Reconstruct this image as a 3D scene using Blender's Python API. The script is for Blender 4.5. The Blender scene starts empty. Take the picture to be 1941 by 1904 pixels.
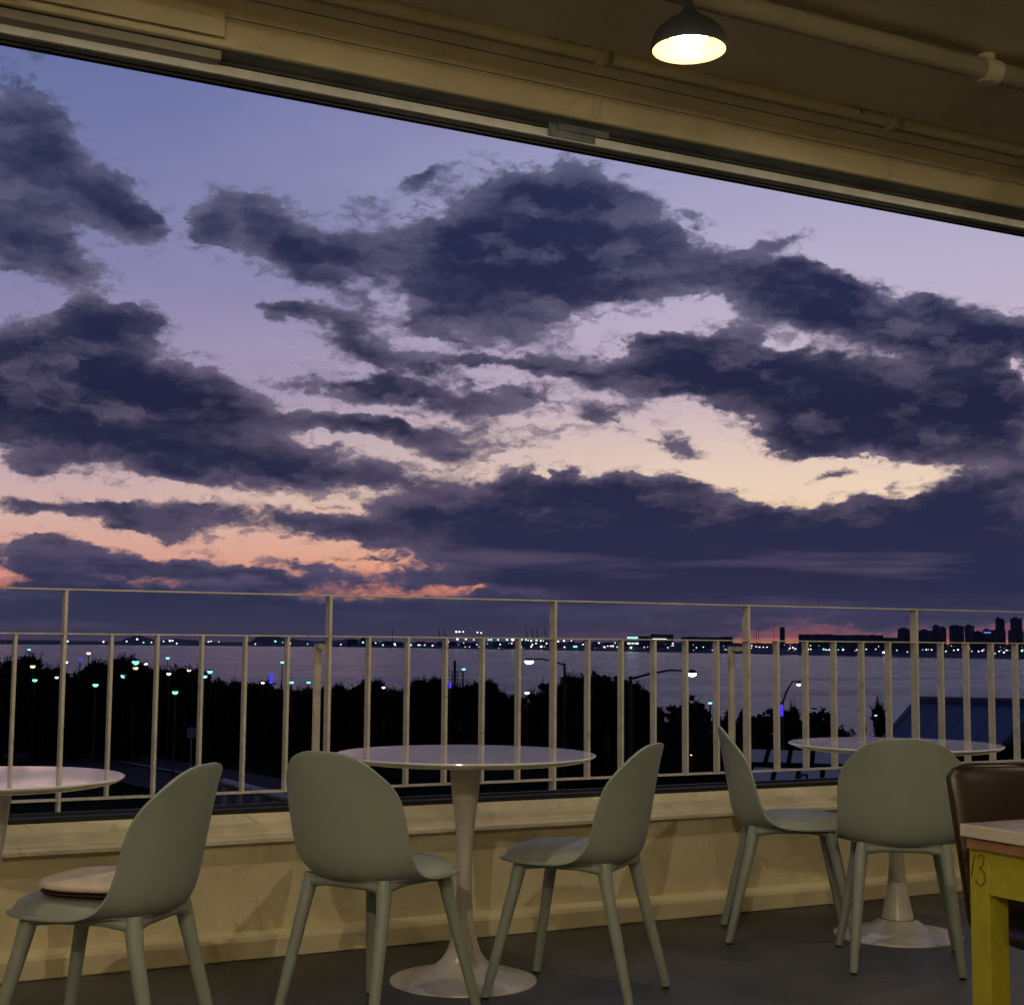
import bpy, bmesh, math, random
from math import sin, cos, radians as R, pi, exp, atan2, asin, sqrt, degrees
from mathutils import Vector, Matrix

# ---------------------------------------------------------------- camera
F, CX, CY = 2800.0, 970.5, 952.0          # focal length and centre measured on a 1941 px wide view of the photo
YAW, PITCH, ROLL, H = R(27.9), R(5.45), R(.47), 1.066
fwd = Vector((sin(YAW)*cos(PITCH), cos(YAW)*cos(PITCH), sin(PITCH)))
rt0 = Vector((cos(YAW), -sin(YAW), 0)); up0 = rt0.cross(fwd)
rt = rt0*cos(ROLL) + up0*sin(ROLL); up = up0*cos(ROLL) - rt0*sin(ROLL)
EYE = Vector((0, 0, H))
scene = bpy.context.scene
C = scene.collection
cam_d = bpy.data.cameras.new('camera'); cam = bpy.data.objects.new('camera', cam_d); C.objects.link(cam)
cam_d.sensor_width = 36; cam_d.sensor_fit = 'HORIZONTAL'; cam_d.lens = 36*F/1941
cam_d.clip_start = .05; cam_d.clip_end = 60000
cam.matrix_world = Matrix((
    (rt.x, up.x, -fwd.x, 0), (rt.y, up.y, -fwd.y, 0), (rt.z, up.z, -fwd.z, H), (0, 0, 0, 1)))
scene.camera = cam

def ray(x, y): return fwd + rt*((x-CX)/F) - up*((y-CY)/F)
def onz(x, y, z):
    d = ray(x, y); return EYE + d*((z-H)/d.z)
def ony(x, y, Y):
    d = ray(x, y); return EYE + d*(Y/d.y)
def atd(x, y, dist):                       # a point at a horizontal distance
    d = ray(x, y); return EYE + d*(dist/sqrt(d.x*d.x+d.y*d.y))
def rgb(r, g, b):
    f = lambda c: (c/255/12.92) if c/255 <= .04045 else ((c/255+.055)/1.055)**2.4
    return (f(r), f(g), f(b), 1)

# ---------------------------------------------------------------- colour management
scene.view_settings.view_transform = 'Standard'; scene.view_settings.look = 'None'
scene.view_settings.exposure = 0; scene.view_settings.gamma = 1
scene.view_settings.use_curve_mapping = False
scene.render.engine = 'CYCLES'
cy = scene.cycles
cy.use_adaptive_sampling = True; cy.adaptive_threshold = .04; cy.adaptive_min_samples = 16; cy.time_limit = 1000
cy.max_bounces = 7; cy.diffuse_bounces = 4; cy.glossy_bounces = 3; cy.transmission_bounces = 2
cy.sample_clamp_indirect = 4; cy.caustics_reflective = False; cy.caustics_refractive = False
cy.use_denoising = True

# ---------------------------------------------------------------- node helper
class NT:
    def __init__(s, nt): s.nt = nt; s.n = nt.nodes; s.l = nt.links
    def put(s, sock, v):
        if isinstance(v, bpy.types.NodeSocket): s.l.new(v, sock)
        elif v is not None: sock.default_value = v
    def m(s, op, a, b=None, c=None, clamp=False):
        n = s.n.new('ShaderNodeMath'); n.operation = op; n.use_clamp = clamp
        for i, v in enumerate((a, b, c)): s.put(n.inputs[i], v)
        return n.outputs[0]
    def v(s, op, a, b=None, scale=None):
        n = s.n.new('ShaderNodeVectorMath'); n.operation = op
        s.put(n.inputs[0], a); s.put(n.inputs[1], b)
        if scale is not None: s.put(n.inputs['Scale'], scale)
        return n.outputs['Value'] if op in ('DOT_PRODUCT', 'LENGTH') else n.outputs[0]
    def ss(s, x, a, b, lo=0., hi=1.):
        n = s.n.new('ShaderNodeMapRange'); n.interpolation_type = 'SMOOTHSTEP'
        s.put(n.inputs[0], x)
        for i, q in enumerate((a, b, lo, hi)): n.inputs[i+1].default_value = q
        return n.outputs[0]
    def noise(s, vec, scale, detail=5, rough=.55, dist=0, out=0, lac=2.0, dim='3D'):
        n = s.n.new('ShaderNodeTexNoise'); n.noise_dimensions = dim
        if vec is not None: s.put(n.inputs['Vector'], vec)
        n.inputs['Scale'].default_value = scale; n.inputs['Detail'].default_value = detail
        n.inputs['Roughness'].default_value = rough; n.inputs['Distortion'].default_value = dist
        n.inputs['Lacunarity'].default_value = lac
        return n.outputs[out]
    def mix(s, f, a, b, mode='MIX'):
        n = s.n.new('ShaderNodeMix'); n.data_type = 'RGBA'; n.blend_type = mode
        s.put(n.inputs[0], f); s.put(n.inputs[6], a); s.put(n.inputs[7], b)
        return n.outputs[2]
    def ramp(s, f, stops):
        n = s.n.new('ShaderNodeValToRGB'); cr = n.color_ramp
        while len(cr.elements) < len(stops): cr.elements.new(.5)
        for e, (p, c) in zip(cr.elements, stops): e.position = p; e.color = c
        s.put(n.inputs[0], f); return n.outputs[0]
    def map(s, vec, loc=(0,0,0), rot=0, scale=(1,1,1), kind='POINT'):
        n = s.n.new('ShaderNodeMapping'); n.vector_type = kind
        s.put(n.inputs[0], vec); n.inputs['Location'].default_value = loc
        n.inputs['Rotation'].default_value = (0, 0, rot); n.inputs['Scale'].default_value = scale
        return n.outputs[0]

# ---------------------------------------------------------------- sky (dusk, the sun already set)
world = bpy.data.worlds.new('World'); scene.world = world; world.use_nodes = True
w = NT(world.node_tree)
for n in list(w.n): w.n.remove(n)
tc = w.n.new('ShaderNodeTexCoord').outputs['Generated']
sep = w.n.new('ShaderNodeSeparateXYZ'); w.l.new(tc, sep.inputs[0])
AZ = w.m('MULTIPLY', w.m('ARCTAN2', sep.outputs[0], sep.outputs[1]), 57.29578)
EL = w.m('MULTIPLY', w.m('ARCSINE', sep.outputs[2]), 57.29578)
cb = w.n.new('ShaderNodeCombineXYZ'); w.l.new(AZ, cb.inputs[0]); w.l.new(EL, cb.inputs[1]); P = cb.outputs[0]

def azel(x, y):
    d = ray(x, y).normalized(); return degrees(atan2(d.x, d.y)), degrees(asin(d.z))

# clear sky: colour by height above the horizon, warmer and paler towards the right (where the sun set)
el01 = w.m('DIVIDE', EL, 90., clamp=True)
def stops(l): return [(e/90, rgb(*c)) for e, c in l]
left = w.ramp(el01, stops([(0,(98,72,92)),(1.0,(104,72,92)),(1.9,(208,130,110)),(3.0,(214,158,142)),(4.6,(212,174,164)),(6.4,(194,168,174)),
    (9.5,(152,142,174)),(14,(129,126,170)),(19,(112,118,165)),(24,(88,106,158)),(40,(58,72,122)),(65,(36,46,84)),(90,(28,36,68))]))
right = w.ramp(el01, stops([(0,(232,132,84)),(.24,(128,78,90)),(.8,(108,74,94)),(1.15,(128,82,96)),(1.75,(156,94,98)),(2.1,(230,138,104)),(2.6,(240,150,106)),(3.8,(238,180,140)),(5.8,(238,212,184)),
    (7.5,(226,200,188)),(10,(200,180,196)),(14,(184,176,202)),(18,(164,160,196)),(24,(126,130,174)),(40,(64,78,124)),(65,(38,47,84)),(90,(28,36,68))]))
wob = w.noise(w.map(P, scale=(.12,.25,1)), 1.0, 2)
azr = w.ss(w.m('ADD', AZ, w.m('MULTIPLY', w.m('SUBTRACT', wob, .5), 14.)), 8., 42.)
clear = w.mix(azr, left, right)
away = w.ss(w.m('ABSOLUTE', w.m('SUBTRACT', AZ, 36.)), 38., 120.)
clear = w.mix(away, clear, w.ramp(el01, stops([(0,(60,62,96)),(8,(66,70,108)),(25,(54,64,104)),(50,(38,46,82)),(90,(26,34,64))])))

# warped coordinates for the clouds
wn1 = w.noise(w.map(P, scale=(.30,.55,1)), 1.0, 3, .5, out=1)
wn2 = w.noise(w.map(P, scale=(1.1,1.9,1), loc=(7,3,0)), 1.0, 4, .6, out=1)
sub = lambda c, a: w.v('MULTIPLY', w.v('SUBTRACT', c, (.5,.5,.5)), a)
PW = w.v('ADD', w.v('ADD', P, sub(wn1, (2.6,1.5,0))), sub(wn2, (1.3,.8,0)))
BLOBS = [  # x, y, half width, half height, tilt (deg, down to the right), strength
 # upper left
 (120,345,140,55,28,.8),(225,378,62,42,25,.8),(30,300,100,70,20,.45),(20,410,90,60,10,.75),(60,478,120,38,12,.9),(150,495,70,22,25,.4),
 (20,180,90,120,0,.33),(80,250,90,40,20,.35),
 # middle left
 (150,590,48,34,25,.7),(215,610,62,42,15,.7),(190,655,90,45,0,.8),(50,700,150,62,0,1.1),(40,640,70,30,10,.5),(190,750,200,72,6,1.3),(370,735,120,40,8,.9),
 (400,790,170,44,4,1.0),(90,800,150,45,6,.8),(240,850,220,30,6,.55),(400,868,150,30,8,.6),(90,870,110,18,4,.35),(540,880,90,26,8,.45),(330,900,70,18,8,.35),
 # centre-left bands
 (690,738,140,20,5,.8),(800,748,110,24,6,.55),(700,802,130,20,2,.95),(800,828,110,28,14,.8),(560,850,90,16,6,.35),(640,880,120,22,6,.4),(860,870,60,24,25,.45),(690,915,170,18,4,.40),
 (900,790,70,40,35,.32),(930,745,90,20,4,.5),
 # centre cumulus
 (1060,400,110,70,8,1.2),(1130,360,80,50,10,.6),(960,400,110,60,0,.9),(1010,490,170,66,0,1.3),(1100,560,140,40,0,1.0),(870,500,120,60,0,.9),(900,590,130,34,12,.8),(1190,470,80,70,15,.7),
 (800,620,90,30,0,.6),(850,440,60,36,0,.6),(1270,500,90,34,8,.6),(1250,420,60,44,20,.35),(1290,540,80,28,4,.5),(1320,460,60,20,20,.28),
 (500,445,80,50,15,.8),(610,490,110,46,14,.95),(700,450,90,50,0,.7),(560,520,60,26,20,.5),(390,440,40,24,30,.36),(410,400,30,34,40,.25),(460,400,60,20,5,.35),
 (690,385,52,15,0,.5),(780,350,34,16,-20,.42),(830,332,36,10,-30,.34),(1320,408,36,12,25,.22),(1480,455,60,16,-15,.22),
 # below the cumulus
 (540,590,44,15,10,.85),(610,600,60,16,12,.7),(660,565,50,22,25,.5),(650,640,70,32,30,.5),(720,675,90,26,28,.52),(820,700,70,20,15,.45),(970,645,60,22,5,.6),(870,650,60,16,10,.4),(1065,630,16,30,15,.22),
 # right upper
 (1480,545,130,46,12,1.1),(1420,520,80,24,4,.6),(1590,560,90,36,20,.8),(1650,605,130,46,16,1.1),(1760,625,120,44,22,1.0),(1870,655,100,50,15,.9),(1480,590,90,30,10,.5),
 (1390,635,60,20,-6,.55),(1340,650,90,20,0,.6),(1270,660,60,20,0,.5),(1180,650,40,12,0,.14),
 # long dark band on the right
 (960,690,110,14,3,.8),(1060,692,60,20,0,.7),(1170,712,110,26,8,1.0),(1300,710,130,42,6,1.0),(1420,705,150,50,4,1.2),(1600,735,200,60,8,1.3),(1560,800,150,44,6,1.1),(1530,835,70,24,0,.7),(1700,810,130,44,6,1.0),
 (1750,855,110,24,10,.7),(1850,740,110,60,0,1.1),(1900,790,90,50,0,1.1),(1910,850,70,30,0,.4),(1930,640,60,30,0,.6),
 (1890,900,80,34,0,.55),(1850,935,60,20,0,.4),(1920,950,80,40,0,.7),
 # thin wisps
 (1110,765,80,24,10,.36),(1145,785,24,22,30,.3),(1000,840,40,24,40,.20),(1265,840,36,14,20,.22),(1295,862,30,8,10,.2),(1580,905,44,8,0,.22),(1700,915,40,8,10,.2),
 # low dark bank
 (930,975,140,34,6,1.0),(800,975,130,24,4,.6),(1060,930,110,26,3,.8),(1230,915,90,16,6,.55),(1100,960,200,42,2,1.2),(1000,1030,220,46,2,1.4),(1250,1000,230,52,3,1.4),(1450,1000,150,32,4,1.0),
 (1500,1050,380,66,0,1.7),(1700,1000,180,40,0,1.3),(1880,1000,150,56,0,1.4),(1150,1080,280,32,2,1.4),(960,1090,110,18,4,.7),(1800,1100,300,50,0,1.3),(1300,1110,320,26,0,1.0),
 # low left bands
 (40,962,64,15,2,.75),(180,962,70,16,6,.5),(320,968,100,18,6,.6),(480,978,110,24,5,.65),(610,985,110,22,6,.6),(700,1000,100,22,6,.55),(330,995,90,12,5,.25),(200,985,80,10,5,.25),
 (60,1075,110,36,12,1.0),(160,1058,90,26,14,.7),(300,1085,130,22,8,.7),(470,1085,120,18,6,.55),(400,1050,60,12,6,.4),(620,1092,110,12,5,.5),(560,1062,60,9,4,.3),(740,1098,90,12,5,.5),(690,1058,60,6,3,.35),(800,1085,60,14,8,.5),
 # bank on the horizon
 (300,1150,520,34,0,1.5),(900,1158,420,24,0,1.4),(1500,1140,500,20,0,1.2),(1900,1142,300,20,0,1.1),(0,1180,400,30,0,1.0),(600,1188,420,18,0,.85),(1060,1188,260,14,0,.5),
 (1260,1192,50,10,0,.4),(1500,1170,600,8,1,.55),(1330,1190,60,10,0,.4),(1650,1188,300,8,1,.50),(1250,1200,500,8,0,.5),(1850,1165,200,12,0,.6),
 (250,1208,700,26,0,.95),(900,1212,300,14,0,.6),(1300,1215,300,8,0,.3),(1420,1176,90,4,2,-.35),(1620,1172,110,3,-2,-.3),(1250,1182,60,4,3,-.3),(1560,1190,60,5,4,-.3),
 (1480,1178,160,4,1,.5),(1620,1187,180,3.5,-1,.5),(1400,1190,120,4,2,.45),(1750,1180,120,4,1,.4),
 # broken fringes
 (120,885,150,26,4,.38),(420,900,190,22,6,.36),(620,905,190,26,8,.36),(800,900,120,24,10,.34),(480,930,160,10,6,.2),(1010,790,120,44,25,.30),(930,830,70,30,30,.28),(1180,780,80,28,0,.26),
 (1270,845,60,26,20,.30),(1050,700,60,50,0,.1),(1240,640,90,30,0,.20),(1160,930,60,10,0,.3),(1300,930,60,18,0,.42),(1390,955,50,14,0,.35),(1500,960,70,10,0,.3),(1720,920,60,9,0,.28),(1830,920,60,16,0,.32),(1600,905,60,9,0,.26),(1700,950,120,9,0,.25),
 (1350,470,60,26,20,.22),(1470,460,70,24,-12,.28),(1325,408,40,16,25,.30),(830,345,70,22,-20,.30),(400,450,60,40,30,.30),(440,385,50,26,20,.24),(540,380,50,20,0,.2),(530,640,40,14,0,.26),(700,640,80,50,30,.25),(620,690,60,20,0,.2),
 (150,970,190,22,5,.30),(300,1010,150,14,5,.22),(350,1065,160,12,8,.3),(620,1072,130,10,5,.3),(480,1092,170,14,5,.35),(720,1035,80,6,4,.2),(1000,1118,120,4,0,-.35),(960,1108,60,6,0,-.3),(1045,1110,40,7,0,-.55),(880,1112,30,4,0,-.3),(350,1100,80,6,0,-.25),(560,1100,70,4,0,-.2),
 (1210,625,40,16,0,-.25),(1490,655,60,12,4,-.5),(1330,640,60,10,20,-.3),(1935,700,14,26,0,-.9),(1730,850,40,8,0,-.3),(1860,880,50,14,0,-.35),(960,975,40,8,5,-.25),(1050,905,120,8,4,.2),
]
# The masses are summed as soft ellipses over (azimuth, elevation) and stored as products of one-dimensional
# curves, which costs a few nodes instead of hundreds.
import numpy as np
AX0, AX1, EY0, EY1, NG = 0., 58., -2., 28., 161
gx, gy = np.meshgrid(np.linspace(AX0, AX1, NG), np.linspace(EY0, EY1, NG), indexing='ij')
FLD = np.zeros_like(gx)
for x, y, rx, ry, t, s in BLOBS:
    if 0 < s < .39: s *= 1.22                 # the torn fringes
    a, e = azel(x, y); k = 48.9; rx_, ry_ = rx/k/cos(R(e)), ry/k
    dx, dy = gx-a, gy-e; c_, s_ = cos(R(t)), sin(R(t))
    q = ((dx*c_-dy*s_)/rx_)**2+((dx*s_+dy*c_)/ry_)**2
    FLD += s*np.exp(-.87*q**1.15)
FLD = np.where(FLD > .9, .9+.75*(1-np.exp(-(FLD-.9)/.75)), FLD)
U_, S_, V_ = np.linalg.svd(FLD)
sp_ = w.n.new('ShaderNodeSeparateXYZ'); w.l.new(PW, sp_.inputs[0])
tx = w.m('DIVIDE', w.m('SUBTRACT', sp_.outputs[0], AX0), AX1-AX0, clamp=True)
ty = w.m('DIVIDE', w.m('SUBTRACT', sp_.outputs[1], EY0), EY1-EY0, clamp=True)
def curve(t_, cols):
    n = w.n.new('ShaderNodeRGBCurve'); cm = n.mapping; cm.use_clip = False
    for ci, arr in enumerate(cols):
        cv = cm.curves[ci]
        cv.points[0].location = (0, float(arr[0])); cv.points[1].location = (1, float(arr[-1]))
        for i in range(1, NG-1): cv.points.new(i/(NG-1), float(arr[i]))
    cm.update(); w.l.new(t_, n.inputs['Color']); return n.outputs[0]
acc = None
for g0 in range(0, 36, 3):
    us, vs, ws = [], [], []
    for k in range(g0, g0+3):
        u_, v_ = U_[:, k], V_[k, :]; mu, mv = abs(u_).max(), abs(v_).max()
        us.append(.5+.5*u_/mu); vs.append(.5+.5*v_/mv); ws.append(float(S_[k]*mu*mv))
    cx_ = w.v('MULTIPLY_ADD', curve(tx, us), tuple(2*q for q in ws)); w.put(cx_.node.inputs[2], tuple(-q for q in ws))
    cy_ = w.v('MULTIPLY_ADD', curve(ty, vs), (2,2,2)); w.put(cy_.node.inputs[2], (-1,-1,-1))
    d_ = w.v('DOT_PRODUCT', cx_, cy_); acc = d_ if acc is None else w.m('ADD', acc, d_)
print('field rank', g0+3, 'left over', float(abs(FLD-(U_[:, :36]*S_[:36])@V_[:36]).max()))
# beyond the frame: broken dusk cloud from plain noise
oth = w.m('MULTIPLY', w.ss(w.noise(w.map(P, scale=(.05,.09,1)), 1.0, 5, .55), .45, .62), w.ss(w.m('ABSOLUTE', w.m('SUBTRACT', AZ, 28.)), 23., 40.))
acc = w.m('ADD', acc, w.m('MULTIPLY', oth, .9))
fb = w.noise(w.v('ADD', w.map(P, scale=(.42,.80,1), loc=(3.1,1.7,0)), sub(wn2, (.5,.4,0))), 1.0, 11, .68)
fb2 = w.noise(w.map(P, scale=(.16,.55,1), loc=(9,4,2)), 1.0, 6, .6)
fb3 = w.noise(w.v('ADD', w.map(P, scale=(1.5,2.7,1), loc=(5,2,8)), sub(wn2, (1.2,1.0,0))), 1.0, 8, .62)
fbm = w.m('SUBTRACT', w.m('ADD', w.m('ADD', w.m('MULTIPLY', fb, .55), w.m('MULTIPLY', fb2, .2)), w.m('MULTIPLY', fb3, .25)), .5)
D = w.m('SUBTRACT', w.m('MULTIPLY_ADD', fbm, 2.5, acc), .42)
Dn = w.m('SUBTRACT', w.m('MULTIPLY_ADD', fbm, 1.3, acc), .42)            # smoother: the depth of the mass
# some edges are crisp, others feather out
soft = w.ss(w.noise(w.map(P, scale=(.22,.34,1), loc=(4,6,1)), 1.0, 3, .5), .40, .62, .20, .62)
alpha = w.m('DIVIDE', w.m('ADD', D, .10), soft, clamp=True)
alpha = w.ss(alpha, 0., 1.)
alpha = w.m('MULTIPLY', alpha, w.ss(Dn, -.35, .22, .35, 1.))
dens = w.ss(w.m('ADD', Dn, w.m('MULTIPLY', w.m('SUBTRACT', fb2, .5), .5)), -.05, 1.05)
el30 = w.m('DIVIDE', EL, 30., clamp=True)
s30 = lambda l: [(e/30, rgb(*c)) for e, c in l]
thin = w.ramp(el30, s30([(0,(78,68,88)),(1.2,(66,67,97)),(2.4,(84,77,106)),(4,(98,86,108)),(8,(106,96,118)),(14,(104,100,128)),(22,(84,90,124)),(30,(60,70,104))]))
core = w.ramp(el30, s30([(0,(60,56,80)),(1.0,(50,52,80)),(2.2,(40,44,75)),(5,(36,41,71)),(9,(32,36,64)),(14,(37,42,74)),(22,(40,47,80)),(30,(34,40,68))]))
ccol = w.mix(dens, thin, core)
# soft relief inside the cloud masses: billows above, streaks in the low bank
rel = w.noise(w.v('ADD', w.map(P, scale=(.26,.62,1), loc=(1,8,5)), sub(wn2, (.5,.5,0))), 1.0, 7, .60)
rel2 = w.noise(w.map(P, scale=(.10,1.1,1), loc=(2,3,5)), 1.0, 5, .55)
lowb = w.ss(EL, 5., 3.)
relm = w.m('ADD', w.m('MULTIPLY', rel, w.m('SUBTRACT', 1., lowb)), w.m('MULTIPLY', rel2, lowb))
ccol = w.mix(w.ss(relm, .48, .70, 0., .62), ccol, thin)
ccol = w.mix(w.ss(relm, .50, .34, 0., .70), ccol, core)
# a thin torn layer of fragments hangs round the masses
fr1 = w.noise(w.v('ADD', w.map(P, scale=(.9,2.0,1), loc=(8,2,4)), sub(wn2, (1.6,1.6,0))), 1.0, 9, .64)
fra = w.m('MULTIPLY', w.ss(fr1, .49, .63), w.ss(acc, .06, .34))
sky = w.mix(w.m('MULTIPLY', fra, .72), clear, thin)
sky = w.mix(alpha, sky, ccol)
sky = w.mix(w.ss(EL, -1.5, -.4), rgb(34,34,50), sky)       # nothing but dark sea below the horizon
# a faint physical twilight sky adds its own gradient
ns = w.n.new('ShaderNodeTexSky'); ns.sky_type = 'NISHITA'; ns.sun_disc = False
ns.sun_elevation = R(0.5); ns.sun_rotation = R(36)
bg1 = w.n.new('ShaderNodeBackground'); w.l.new(sky, bg1.inputs[0]); bg1.inputs[1].default_value = 1.0
bg2 = w.n.new('ShaderNodeBackground'); w.l.new(ns.outputs[0], bg2.inputs[0]); bg2.inputs[1].default_value = .0004
ad = w.n.new('ShaderNodeAddShader'); w.l.new(bg1.outputs[0], ad.inputs[0]); w.l.new(bg2.outputs[0], ad.inputs[1])
ow = w.n.new('ShaderNodeOutputWorld'); w.l.new(ad.outputs[0], ow.inputs[0])
world.cycles.sampling_method = 'MANUAL'; world.cycles.sample_map_resolution = 512

# ---------------------------------------------------------------- materials
def mat(name, col, rough=.6, spec=.5, var=.12, scale=6., bump=0., bscale=40., metal=0., coat=0., stain=None, coords='Object', emit=None, es=1.):
    m = bpy.data.materials.new(name); m.use_nodes = True
    t = NT(m.node_tree); b = t.n['Principled BSDF']
    tcn = t.n.new('ShaderNodeTexCoord').outputs[coords]
    nz = t.noise(tcn, scale, 6, .6)
    c = (*col, 1) if len(col) == 3 else col
    hi = tuple(min(1, q*(1+var)) for q in c[:3])+(1,); lo = tuple(q*(1-var) for q in c[:3])+(1,)
    cc = t.mix(t.ss(nz, .3, .7), lo, hi)
    if stain:                               # (colour, amount, scale)
        s1 = t.noise(tcn, stain[2], 8, .7, 1.2)
        cc = t.mix(t.ss(s1, .55, .75, 0., stain[1]), cc, (*stain[0], 1))
    t.put(b.inputs['Base Color'], cc)
    t.put(b.inputs['Roughness'], t.m('ADD', t.m('MULTIPLY', t.m('SUBTRACT', nz, .5), .15), rough, clamp=True))
    b.inputs['Specular IOR Level'].default_value = spec
    b.inputs['Metallic'].default_value = metal; b.inputs['Coat Weight'].default_value = coat
    if bump:
        bn = t.n.new('ShaderNodeBump'); bn.inputs['Strength'].default_value = bump; bn.inputs['Distance'].default_value = .01
        t.put(bn.inputs['Height'], t.noise(tcn, bscale, 6, .6)); t.l.new(bn.outputs[0], b.inputs['Normal'])
    if emit:
        b.inputs['Emission Color'].default_value = emit; b.inputs['Emission Strength'].default_value = es
        m.cycles.emission_sampling = 'NONE'
    return m
M = {}
M['wall'] = mat('cream_wall_paint', (.62,.54,.34), .75, .3, .08, 2.5, .22, 60, stain=((.26,.20,.10), .5, 3.2), coords='Object')
M['ceil'] = mat('ceiling_paint', (.60,.53,.36), .8, .25, .10, 1.5, .4, 45)
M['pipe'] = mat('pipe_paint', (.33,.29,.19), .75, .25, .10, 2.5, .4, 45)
M['sill'] = mat('worn_sill_paint', (.62,.56,.40), .7, .3, .14, 5, .5, 80, stain=((.22,.17,.09), .6, 9))
M['floor'] = mat('dark_floor', (.062,.062,.053), .46, .4, .35, 1.8, .5, 55, stain=((.15,.145,.13), .6, 9))
M['black'] = mat('black_frame', (.012,.012,.013), .5, .4)
M['cassette'] = mat('cassette_paint', (.27,.245,.19), .6, .3, .1, 8)
M['alu'] = mat('grey_track', (.54,.54,.48), .45, .5, .1, 12)
M['recess'] = mat('grey_recess', (.11,.115,.11), .6, .4, .25, 5)
M['tape'] = mat('duct_tape', (.13,.145,.15), .3, .6, .2, 14, .8, 30)
M['rail'] = mat('cream_rail_paint', (.52,.485,.41), .55, .4, .12, 14, .3, 90, stain=((.19,.095,.04), .8, 19))
M['chair'] = mat('sage_plastic', (.295,.335,.295), .42, .45, .04, 4, .12, 260)
M['pad'] = mat('sage_pad', (.27,.30,.265), .42, .5, .07, 6, .15, 120)
M['white'] = mat('white_laminate', (.82,.80,.77), .10, 1., .03, 3, coat=.7)
M['whitemetal'] = mat('white_lacquer', (.60,.56,.50), .28, .5, .04, 5, stain=((.32,.28,.22), .3, 9))
M['cushion'] = mat('cream_cushion', (.68,.58,.50), .9, .2, .08, 12, .5, 120)
M['maroon'] = mat('maroon_piping', (.06,.016,.02), .7, .3)
M['yellow'] = mat('yellow_paint', (.38,.335,.02), .5, .4, .12, 9, .3, 60, stain=((.25,.22,.03), .4, 14))
M['wood'] = mat('orange_wood', (.33,.17,.07), .5, .4, .2, 14)
M['stone'] = mat('greige_tabletop', (.30,.25,.20), .25, .5, .15, 8)
M['edge'] = mat('pale_edge', (.55,.50,.42), .5, .4, .1, 14)
M['leather'] = mat('brown_leather', (.022,.009,.006), .33, .55, .25, 7, .07, 160)
M['ink'] = mat('ink', (.10,.075,.012), .6, .3)
M['shade'] = mat('charcoal_shade', (.05,.055,.06), .55, .4)
M['shade_in'] = mat('shade_inner', (.085,.050,.018), .6, .1)
M['concrete'] = mat('concrete', (.16,.155,.145), .85, .3, .2, 1.2, .3, 20)
M['leaf1'] = mat('pine_needles', (.020,.027,.017), .9, .0, .3, .5)
M['leaf2'] = mat('broad_leaves', (.022,.029,.015), .8, .05, .3, .7)
M['bark'] = mat('bark', (.06,.05,.04), .9, .2)
M['pole'] = mat('dark_pole', (.012,.012,.014), .5, .4)
M['polelit'] = mat('grey_pole', (.25,.23,.19), .5, .4)
M['roofblue'] = mat('blue_metal_roof', (.045,.09,.18), .75, .12, .12, .3)
M['darkwall'] = mat('dark_cladding', (.012,.012,.012), .9, .0)
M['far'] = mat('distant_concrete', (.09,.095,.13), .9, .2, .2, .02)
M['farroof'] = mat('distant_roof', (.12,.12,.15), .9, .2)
M['hill'] = mat('wooded_hill', (.085,.095,.14), .95, .1, .3, .004)  # raised bluish base colour stands in for distance haze
M['asphalt'] = mat('road_asphalt', (.052,.048,.052), .9, .05, .15, .2)
M['path'] = mat('pale_kerb', (.22,.21,.20), .8, .3, .15, .8)
M['mesh'] = mat('green_fence', (.02,.035,.03), .6, .3)
M['glasspanel'] = mat('pale_panels', (.16,.155,.17), .5, .2, .2, .3, metal=.4)
M['canopy'] = mat('slate_canopy', (.10,.12,.19), .6, .3, .15, .4)
def glow(name, c, s, samp=False):
    m = bpy.data.materials.new(name); m.use_nodes = True; t = NT(m.node_tree)
    b = t.n['Principled BSDF']; b.inputs['Base Color'].default_value = (.8,.8,.8,1)
    b.inputs['Emission Color'].default_value = c; b.inputs['Emission Strength'].default_value = s
    nz = t.noise(t.n.new('ShaderNodeTexCoord').outputs['Object'], 3., 2)
    t.put(b.inputs['Roughness'], t.m('MULTIPLY_ADD', nz, .2, .2))
    m.cycles.emission_sampling = 'AUTO' if samp else 'NONE'
    return m
G = {'w': glow('glow_white', (1,.93,.82,1), 2.2), 'g': glow('glow_green', (.25,1,.68,1), 1.6), 'c': glow('glow_cyan', (.3,.95,1,1), 1.5),
     'y': glow('glow_yellow', (1,.85,.4,1), 1.6), 'b': glow('glow_blue', (.035,.02,.95,1), 1.1), 'r': glow('glow_red', (1,.12,.2,1), 1.1),
     'W': glow('glow_strong_white', (.92,1,.93,1), 4.)}

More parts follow.
